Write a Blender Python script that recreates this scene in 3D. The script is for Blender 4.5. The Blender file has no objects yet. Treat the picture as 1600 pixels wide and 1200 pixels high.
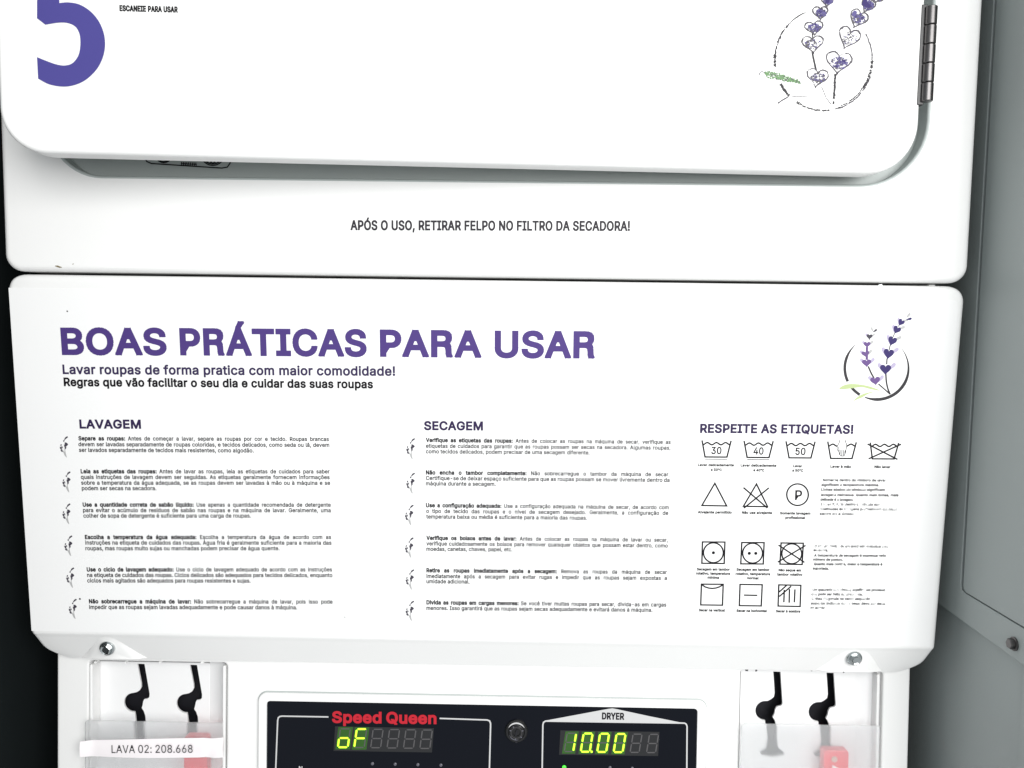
import bpy, math, random
from mathutils import Vector
from mathutils.geometry import tessellate_polygon, delaunay_2d_cdt
random.seed(7)
SC = bpy.context.scene
COL = SC.collection
rad = math.radians

# ------------------------------------------------------------------ camera
CAM = Vector((0.02739084, -0.57292408, -0.03267576))          # metres; X right, Y into the machine, Z up; Z=0 is the lower edge of the dryer front
C_R = Vector((0.99985, 0.011264, 0.013248))
C_D = Vector((0.01406, -0.075323, -0.99706))
C_W = Vector((-0.010233, 0.997096, -0.07547))
FPX = 1250.0                                                    # focal length in pixels of the 1600 px wide photograph
cd = bpy.data.cameras.new('camera')
cam = bpy.data.objects.new('camera', cd)
cd.sensor_width = 36.0
cd.lens = 36.0 * FPX / 1600.0
cd.clip_start = 0.01
cd.clip_end = 50.0
from mathutils import Matrix
m3 = Matrix((C_R, -C_D, -C_W)).transposed()
cam.matrix_world = Matrix.Translation(CAM) @ m3.to_4x4()
COL.objects.link(cam)
SC.camera = cam

# ------------------------------------------------------------------ light of the laundry room and an added fill
world = bpy.data.worlds.new('World')
SC.world = world
world.use_nodes = True
bg = world.node_tree.nodes['Background']
bg.inputs[0].default_value = (0.93, 0.97, 1.0, 1)
bg.inputs[1].default_value = 0.60
def area(name, loc, target, sx, sy, power, col=(1, 1, 1)):
    l = bpy.data.lights.new(name, 'AREA')
    l.shape = 'RECTANGLE'; l.size = sx; l.size_y = sy; l.energy = power; l.color = col
    o = bpy.data.objects.new(name, l)
    o.location = loc
    o.rotation_euler = (Vector(target) - Vector(loc)).to_track_quat('-Z', 'Y').to_euler()
    COL.objects.link(o)
    return o
area('front_light', (0.58, -1.28, 0.22), (0.2, 0, -0.15), 1.1, 0.9, 25.5, (1, 0.99, 0.975))  # main room light, from front right just above eye level
area('front_light', (-0.20, -1.8, 0.35), (0.1, 0, -0.15), 1.0, 0.8, 4.5, (0.97, 0.99, 1))  # added fill that brightens the grey side wall
SC.view_settings.view_transform = 'Standard'
SC.view_settings.look = 'None'
SC.view_settings.gamma = 1.0
SC.view_settings.exposure = 0.0
SC.cycles.max_bounces = 8
SC.cycles.transparent_max_bounces = 16

# ------------------------------------------------------------------ materials
def nt(name):
    m = bpy.data.materials.new(name); m.use_nodes = True
    t = m.node_tree
    return m, t, t.nodes['Principled BSDF']
def paint(name, col, rough=0.4, metal=0.0, bump=0.0, scale=900.0, spec=0.4, coat=0.0, mottled=0.0):
    m, t, b = nt(name)
    b.inputs['Base Color'].default_value = (*col, 1)
    b.inputs['Roughness'].default_value = rough
    b.inputs['Metallic'].default_value = metal
    b.inputs['Specular IOR Level'].default_value = spec
    b.inputs['Coat Weight'].default_value = coat
    tc = t.nodes.new('ShaderNodeTexCoord')
    if bump > 0:
        n = t.nodes.new('ShaderNodeTexNoise'); n.inputs['Scale'].default_value = scale; n.inputs['Detail'].default_value = 2
        n2 = t.nodes.new('ShaderNodeTexNoise'); n2.inputs['Scale'].default_value = 9; n2.inputs['Detail'].default_value = 1
        t.links.new(tc.outputs['Object'], n.inputs['Vector']); t.links.new(tc.outputs['Object'], n2.inputs['Vector'])
        bp = t.nodes.new('ShaderNodeBump'); bp.inputs['Strength'].default_value = bump; bp.inputs['Distance'].default_value = 0.0002
        bp2 = t.nodes.new('ShaderNodeBump'); bp2.inputs['Strength'].default_value = 0.25; bp2.inputs['Distance'].default_value = 0.002
        t.links.new(n.outputs['Fac'], bp.inputs['Height']); t.links.new(n2.outputs['Fac'], bp2.inputs['Height'])
        t.links.new(bp2.outputs['Normal'], bp.inputs['Normal'])
        t.links.new(bp.outputs['Normal'], b.inputs['Normal'])
    if mottled > 0:
        n = t.nodes.new('ShaderNodeTexNoise'); n.inputs['Scale'].default_value = 14; n.inputs['Detail'].default_value = 6
        t.links.new(tc.outputs['Object'], n.inputs['Vector'])
        r = t.nodes.new('ShaderNodeMapRange'); r.inputs['To Min'].default_value = 1 - mottled; r.inputs['To Max'].default_value = 1 + mottled
        t.links.new(n.outputs['Fac'], r.inputs['Value'])
        mx = t.nodes.new('ShaderNodeMix'); mx.data_type = 'RGBA'; mx.blend_type = 'MULTIPLY'; mx.inputs['Factor'].default_value = 1
        mx.inputs['A'].default_value = (*col, 1)
        t.links.new(r.outputs['Result'], mx.inputs['B']); t.links.new(mx.outputs['Result'], b.inputs['Base Color'])
    return m
def srgb(r, g, b, k=1.0):
    f = lambda c: (c / 255 / 12.92 if c <= 10 else ((c / 255 + 0.055) / 1.055) ** 2.4) * k
    return (f(r), f(g), f(b))
WHITE = paint('white_enamel', (0.80, 0.80, 0.79), 0.32, bump=0.12, mottled=0.012)
VINYL = paint('white_vinyl_film', (0.82, 0.82, 0.815), 0.30, bump=0.05, mottled=0.01)
RECESS = paint('shade_grey_enamel', (0.40, 0.44, 0.43), 0.35, bump=0.1, mottled=0.03)  # in the well this grey holds the door's shade in its colour
GREYMETAL = paint('grey_powder_coat', (0.30, 0.335, 0.33), 0.42, bump=0.25, scale=700, mottled=0.04)
DARKMETAL = paint('gap_shade_charcoal', (0.009, 0.012, 0.0125), 0.8, spec=0.08, mottled=0.1)  # near black stands for the shade of the left gap
BLACK = paint('dark_inside', (0.004, 0.004, 0.008), 0.7, mottled=0.05)
GLASS = paint('black_display_glass', (0.0035, 0.0045, 0.008), 0.18, mottled=0.05, spec=0.16)
CHROME = paint('zinc_plating', (0.55, 0.58, 0.58), 0.22, metal=1.0, mottled=0.05)
HINGE = paint('brushed_hinge_steel', (0.12, 0.115, 0.115), 0.3, metal=1.0, mottled=0.15)
PLATE = paint('satin_coin_plate', (0.80, 0.80, 0.80), 0.25, bump=0.05, mottled=0.01)
PAPER = paint('label_paper', (0.84, 0.80, 0.81), 0.6, mottled=0.02, bump=0.2, scale=300)
REDPL = paint('red_plastic', (0.75, 0.04, 0.06), 0.35, mottled=0.03)
BEIGE = paint('beige_plastic', (0.55, 0.42, 0.34), 0.5, mottled=0.05)
BLACKPL = paint('black_lock_plastic', (0.012, 0.012, 0.013), 0.25, mottled=0.1)
LEDOFF = paint('unlit_led_plastic', (0.075, 0.072, 0.075), 0.5, mottled=0.1)
LEDWIN = paint('smoked_display_window', (0.014, 0.0145, 0.016), 0.35, mottled=0.1)
LENS = paint('grey_indicator_lens', (0.10, 0.10, 0.12), 0.3, mottled=0.1)
LINE = paint('pale_line_ink', (0.52, 0.52, 0.52), 0.5, mottled=0.03)
def ink(name, *c, k=0.62, rough=0.5): return paint(name, srgb(*c, k=k), rough, mottled=0.06, spec=0.18)
I_PURPLE = ink('purple_ink', 92, 70, 146)
I_FIVE = ink('violet_vinyl', 92, 86, 170, k=0.58)
I_DARKP = ink('dark_violet_ink', 66, 54, 96)
I_HEAD = ink('heading_violet_ink', 58, 44, 88)
I_BLACK = ink('black_ink', 20, 18, 24)
I_GREYTX = ink('dark_grey_ink', 58, 55, 62)
I_SOFT = ink('soft_grey_ink', 95, 92, 96)
I_NAVY = ink('heart_navy_ink', 66, 54, 118)
I_MAUVE = ink('heart_mauve_ink', 124, 96, 158)
I_SLATE = ink('heart_slate_ink', 84, 80, 92)
I_PALE = ink('pale_lilac_ink', 206, 196, 226, k=0.66)
I_PALEG = ink('pale_grey_ink', 205, 205, 205, k=0.66)
I_LEAF = ink('pale_leaf_ink', 214, 232, 170, k=0.62)
I_STEM = ink('stem_ink', 66, 64, 68)
I_SCRIB = ink('worn_violet_ink', 110, 102, 158)
I_SCRG = ink('worn_grey_ink', 104, 100, 108)
I_GREEN = ink('worn_green_ink', 128, 172, 118)
I_RED = ink('brand_red_ink', 205, 40, 55, k=0.75)
I_STAIN = ink('brown_stain', 150, 135, 100)
def worn(name, col, scale, lo, hi):
    m, t, b = nt(name)
    b.inputs['Base Color'].default_value = (*srgb(*col, k=0.8), 1); b.inputs['Roughness'].default_value = 0.5
    tc = t.nodes.new('ShaderNodeTexCoord'); n = t.nodes.new('ShaderNodeTexNoise')
    n.inputs['Scale'].default_value = scale; n.inputs['Detail'].default_value = 3
    r = t.nodes.new('ShaderNodeMapRange'); r.inputs['From Min'].default_value = lo; r.inputs['From Max'].default_value = hi
    t.links.new(tc.outputs['Object'], n.inputs['Vector']); t.links.new(n.outputs['Fac'], r.inputs['Value'])
    t.links.new(r.outputs['Result'], b.inputs['Alpha'])
    return m
I_WORN = worn('worn_text_ink', (50, 50, 52), 520, 0.26, 0.46)
I_WORN2 = worn('heavily_worn_text_ink', (70, 70, 72), 330, 0.35, 0.58)
def glow(name, col, s):
    m, t, b = nt(name)
    b.inputs['Base Color'].default_value = (*col, 1)
    b.inputs['Emission Color'].default_value = (*col, 1)
    n = t.nodes.new('ShaderNodeTexNoise'); n.inputs['Scale'].default_value = 300
    r = t.nodes.new('ShaderNodeMapRange'); r.inputs['To Min'].default_value = s * 0.85; r.inputs['To Max'].default_value = s * 1.15
    t.links.new(n.outputs['Fac'], r.inputs['Value']); t.links.new(r.outputs['Result'], b.inputs['Emission Strength'])
    return m
LED = glow('lit_yellow_green_led', (0.50, 1.0, 0.03), 1.1)
LEDG = glow('lit_green_led', (0.06, 0.75, 0.04), 1.0)
LEDBED = glow('painted_digit_glow', (0.012, 0.07, 0.0), 0.2)  # faint emission painted round the lit digits as LED glow
def frosted():
    m = bpy.data.materials.new('frosted_acrylic'); m.use_nodes = True
    t = m.node_tree; t.nodes.clear()
    o = t.nodes.new('ShaderNodeOutputMaterial')
    rf = t.nodes.new('ShaderNodeBsdfRefraction'); rf.inputs['IOR'].default_value = 1.12; rf.inputs['Roughness'].default_value = 0.24
    df = t.nodes.new('ShaderNodeBsdfDiffuse'); df.inputs['Color'].default_value = (0.93, 0.94, 0.95, 1)
    tl = t.nodes.new('ShaderNodeBsdfTranslucent'); tl.inputs['Color'].default_value = (0.93, 0.94, 0.95, 1)
    tr = t.nodes.new('ShaderNodeBsdfTransparent')
    gl = t.nodes.new('ShaderNodeBsdfGlossy'); gl.inputs['Roughness'].default_value = 0.15
    n = t.nodes.new('ShaderNodeTexNoise'); n.inputs['Scale'].default_value = 500
    tc = t.nodes.new('ShaderNodeTexCoord'); t.links.new(tc.outputs['Object'], n.inputs['Vector'])
    r = t.nodes.new('ShaderNodeMapRange'); r.inputs['To Min'].default_value = 0.20; r.inputs['To Max'].default_value = 0.25
    t.links.new(n.outputs['Fac'], r.inputs['Value'])
    def mix(a, b, f):
        x = t.nodes.new('ShaderNodeMixShader')
        if isinstance(f, float): x.inputs[0].default_value = f
        else: t.links.new(f, x.inputs[0])
        t.links.new(a, x.inputs[1]); t.links.new(b, x.inputs[2]); return x.outputs[0]
    a = mix(rf.outputs[0], tr.outputs[0], 0.45)
    s = mix(df.outputs[0], tl.outputs[0], 0.5)
    s = mix(a, s, r.outputs['Result'])
    s = mix(s, gl.outputs[0], 0.04)
    t.links.new(s, o.inputs[0])
    return m
ACRYL = frosted()

# ------------------------------------------------------------------ planes and meshes
class Plane:
    def __init__(s, O, u, n):
        s.O = Vector(O); s.u = Vector(u).normalized(); s.n = Vector(n).normalized(); s.v = s.n.cross(s.u).normalized()
    def at(s, x, y):                                            # where the sight line of photo pixel x, y meets this surface
        D = C_W + C_R * ((x - 800) / FPX) + C_D * ((y - 600) / FPX)
        k = (s.O - CAM).dot(s.n) / D.dot(s.n)
        q = CAM + D * k - s.O
        return (q.dot(s.u), q.dot(s.v))
    def P(s, a, b, h=0.0): return s.O + s.u * a + s.v * b + s.n * h
TILT = rad(3.0)
FRONT = Plane((0, 0, 0), (1, 0, 0), (0, -1, 0))                 # dryer front
PANEL = Plane((0, 0.002, 0), (1, 0, 0), (0, -math.cos(TILT), -math.sin(TILT)))
FASC = Plane((0, 0.053, 0), (1, 0, 0), (0, -math.cos(TILT), math.sin(TILT)))
DA = rad(3.8)
DOOR = Plane((-0.3033, -0.0616, 0.0712), (math.cos(DA), math.sin(DA), 0), (math.sin(DA), -math.cos(DA), 0))
WELL = Plane((0, 0.013, 0), (1, 0, 0), (0, -1, 0))
SIDE = Plane((0.3545, 0, 0), (0, -1, 0), (-1, 0, 0))
assert FRONT.v.z > 0 and DOOR.v.z > 0

class MB:
    def __init__(s): s.v = []; s.f = []; s.m = []
    def add(s, vs, fs, mi=0):
        b = len(s.v); s.v += [tuple(x) for x in vs]
        for f in fs: s.f.append(tuple(b + i for i in f)); s.m.append(mi)
def obj(name, mb, mats, parent=None, smooth=0, **props):
    if not isinstance(mats, (list, tuple)): mats = [mats]
    me = bpy.data.meshes.new(name)
    off = parent_origin(parent)
    me.from_pydata([(x - off[0], y - off[1], z - off[2]) for x, y, z in mb.v], [], mb.f)
    for m in mats: me.materials.append(m)
    me.polygons.foreach_set('material_index', mb.m)
    if smooth:
        me.polygons.foreach_set('use_smooth', [True] * len(me.polygons))
        me.set_sharp_from_angle(angle=rad(smooth))
    me.update()
    o = bpy.data.objects.new(name, me); COL.objects.link(o)
    if parent is not None: o.parent = parent
    for k, v in props.items(): o[k] = v
    return o
def parent_origin(p):
    t = Vector((0, 0, 0))
    while p is not None: t += p.location; p = p.parent
    return t
def thing(name, label, cat, loc, group=None):
    o = bpy.data.objects.new(name, None); o.empty_display_size = 0.05; COL.objects.link(o)
    o.location = loc; o['label'] = label; o['category'] = cat
    if group: o['group'] = group
    return o

def offset(pts, d, lim=2.0):                                    # move a closed outline to its left side
    n = len(pts); out = []
    for i in range(n):
        ax, ay = pts[i - 1]; bx, by = pts[i]; cx, cy = pts[(i + 1) % n]
        e1 = (bx - ax, by - ay); e2 = (cx - bx, cy - by)
        l1 = math.hypot(*e1) or 1e-12; l2 = math.hypot(*e2) or 1e-12
        n1 = (-e1[1] / l1, e1[0] / l1); n2 = (-e2[1] / l2, e2[0] / l2)
        sx, sy = n1[0] + n2[0], n1[1] + n2[1]; q = sx * sx + sy * sy
        if q < 1e-6: out.append((bx + n1[0] * d, by + n1[1] * d)); continue
        k = 2 / q; sc = min(k * math.sqrt(q), lim) / math.sqrt(q)
        out.append((bx + sx * sc * d, by + sy * sc * d))
    return out
def area2(p): return sum(p[i - 1][0] * p[i][1] - p[i][0] * p[i - 1][1] for i in range(len(p))) / 2
def rrect(x0, y0, x1, y1, r, n=8):                              # counter-clockwise; r may be four radii (bl, br, tr, tl)
    if not isinstance(r, (list, tuple)): r = (r,) * 4
    out = []
    for (cx, cy, a0), rr in zip(((x0, y0, 180), (x1, y0, 270), (x1, y1, 0), (x0, y1, 90)), r):
        sx = 1 if cx == x0 else -1; sy = 1 if cy == y0 else -1
        if rr <= 0: out.append((cx, cy)); continue
        for k in range(n + 1):
            a = rad(a0 + 90 * k / n); out.append((cx + sx * rr + rr * math.cos(a), cy + sy * rr + rr * math.sin(a)))
    return out
def fill(mb, pl, outer, holes, h, mi=0):
    polys = [[Vector((x, y, 0)) for x, y in c] for c in [outer] + holes]
    tris = tessellate_polygon(polys); flat = [p for c in [outer] + holes for p in c]
    fs = []
    for t in tris:
        a, b, c = (flat[i] for i in t)
        s = (b[0] - a[0]) * (c[1] - a[1]) - (b[1] - a[1]) * (c[0] - a[0])
        if abs(s) < 1e-14: continue
        fs.append(tuple(t) if s > 0 else tuple(reversed(t)))
    mb.add([pl.P(x, y, h) for x, y in flat], fs, mi)
def wall(mb, pl, c, h0, h1, flip=False, mi=0, c1=None):
    n = len(c); c1 = c1 or c
    vs = [pl.P(x, y, h0) for x, y in c] + [pl.P(x, y, h1) for x, y in c1]
    fs = [(i, (i + 1) % n, n + (i + 1) % n, n + i) for i in range(n)]
    if flip: fs = [tuple(reversed(f)) for f in fs]
    mb.add(vs, fs, mi)
def slab(mb, pl, outer, h, thick, bevel=0.002, holes=(), hbevel=0.0, mi=0, seg=5, back=True, hmi=None):
    """a plate with rounded rim: front face at h, going back by thick; holes get their own rounded lip"""
    if area2(outer) < 0: outer = outer[::-1]
    rings = []
    for k in range(seg + 1):
        a = rad(90 * k / seg); rings.append((bevel * (1 - math.sin(a)), h - bevel * (1 - math.cos(a))))
    rings = rings[::-1]                                         # from the face edge outwards
    cur = []
    cur.append((offset(outer, bevel + bevel * 0.25), h))
    for ins, hh in [(bevel * (1 - math.sin(rad(90 * k / seg))), h - bevel * (1 - math.cos(rad(90 * k / seg)))) for k in range(seg + 1)]:
        cur.append((offset(outer, ins), hh))
    cur.append((outer, h - thick))
    for (c0, h0), (c1, h1) in zip(cur, cur[1:]): wall(mb, pl, c0, h0, h1, flip=True, mi=mi, c1=c1)
    inner = []
    for hole in holes:
        if area2(hole) > 0: hole = hole[::-1]
        b = hbevel; cc = [(offset(hole, b * 1.25), h)] if b else [(hole, h)]
        if b:
            for k in range(seg + 1):
                a = rad(90 * k / seg); cc.append((offset(hole, b * (1 - math.sin(a))), h - b * (1 - math.cos(a))))
        cc.append((hole, h - thick))
        for (c0, h0), (c1, h1) in zip(cc, cc[1:]): wall(mb, pl, c0, h0, h1, flip=True, mi=mi if hmi is None else hmi, c1=c1)
        inner.append(cc[0][0])
    fill(mb, pl, cur[0][0], inner, h, mi)
    if back and not holes: fill(mb, pl, outer[::-1], [], h - thick, mi)
def ribbon(mb, pl, pts, w, h, closed=False, mi=0):              # a printed line; w may be one width per point
    n = len(pts)
    if not isinstance(w, (list, tuple)): w = [w] * n
    L = []; R = []
    for i in range(n):
        a = pts[i - 1] if (i or closed) else None; b = pts[i]; c = pts[(i + 1) % n] if (i < n - 1 or closed) else None
        if a is None: a = (2 * b[0] - c[0], 2 * b[1] - c[1])
        if c is None: c = (2 * b[0] - a[0], 2 * b[1] - a[1])
        l1 = math.hypot(b[0] - a[0], b[1] - a[1]) or 1e-9; l2 = math.hypot(c[0] - b[0], c[1] - b[1]) or 1e-9
        n1 = (-(b[1] - a[1]) / l1, (b[0] - a[0]) / l1); n2 = (-(c[1] - b[1]) / l2, (c[0] - b[0]) / l2)
        sx, sy = n1[0] + n2[0], n1[1] + n2[1]; q = max(sx * sx + sy * sy, 0.35); k = w[i] / 2 * 2 / q
        L.append(pl.P(b[0] + sx * k, b[1] + sy * k, h)); R.append(pl.P(b[0] - sx * k, b[1] - sy * k, h))
    m = n if closed else n - 1
    mb.add(L + R, [(n + i, n + (i + 1) % n, (i + 1) % n, i) for i in range(m)], mi)
def disc(mb, pl, c, r, h, n=20, mi=0):
    mb.add([pl.P(c[0] + r * math.cos(6.28318 * k / n), c[1] + r * math.sin(6.28318 * k / n), h) for k in range(n)], [tuple(range(n))], mi)
def lathe(mb, pl, c, prof, n=28, mi=0, cap=True):               # turned piece standing on a plane: prof = [(radius, height)...] from outside in
    for (r0, h0), (r1, h1) in zip(prof, prof[1:]):
        A = [(c[0] + r0 * math.cos(6.28318 * k / n), c[1] + r0 * math.sin(6.28318 * k / n)) for k in range(n)]
        B = [(c[0] + r1 * math.cos(6.28318 * k / n), c[1] + r1 * math.sin(6.28318 * k / n)) for k in range(n)]
        wall(mb, pl, A, h0, h1, mi=mi, c1=B)
    if cap: disc(mb, pl, c, prof[-1][0], prof[-1][1], n, mi)

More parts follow.
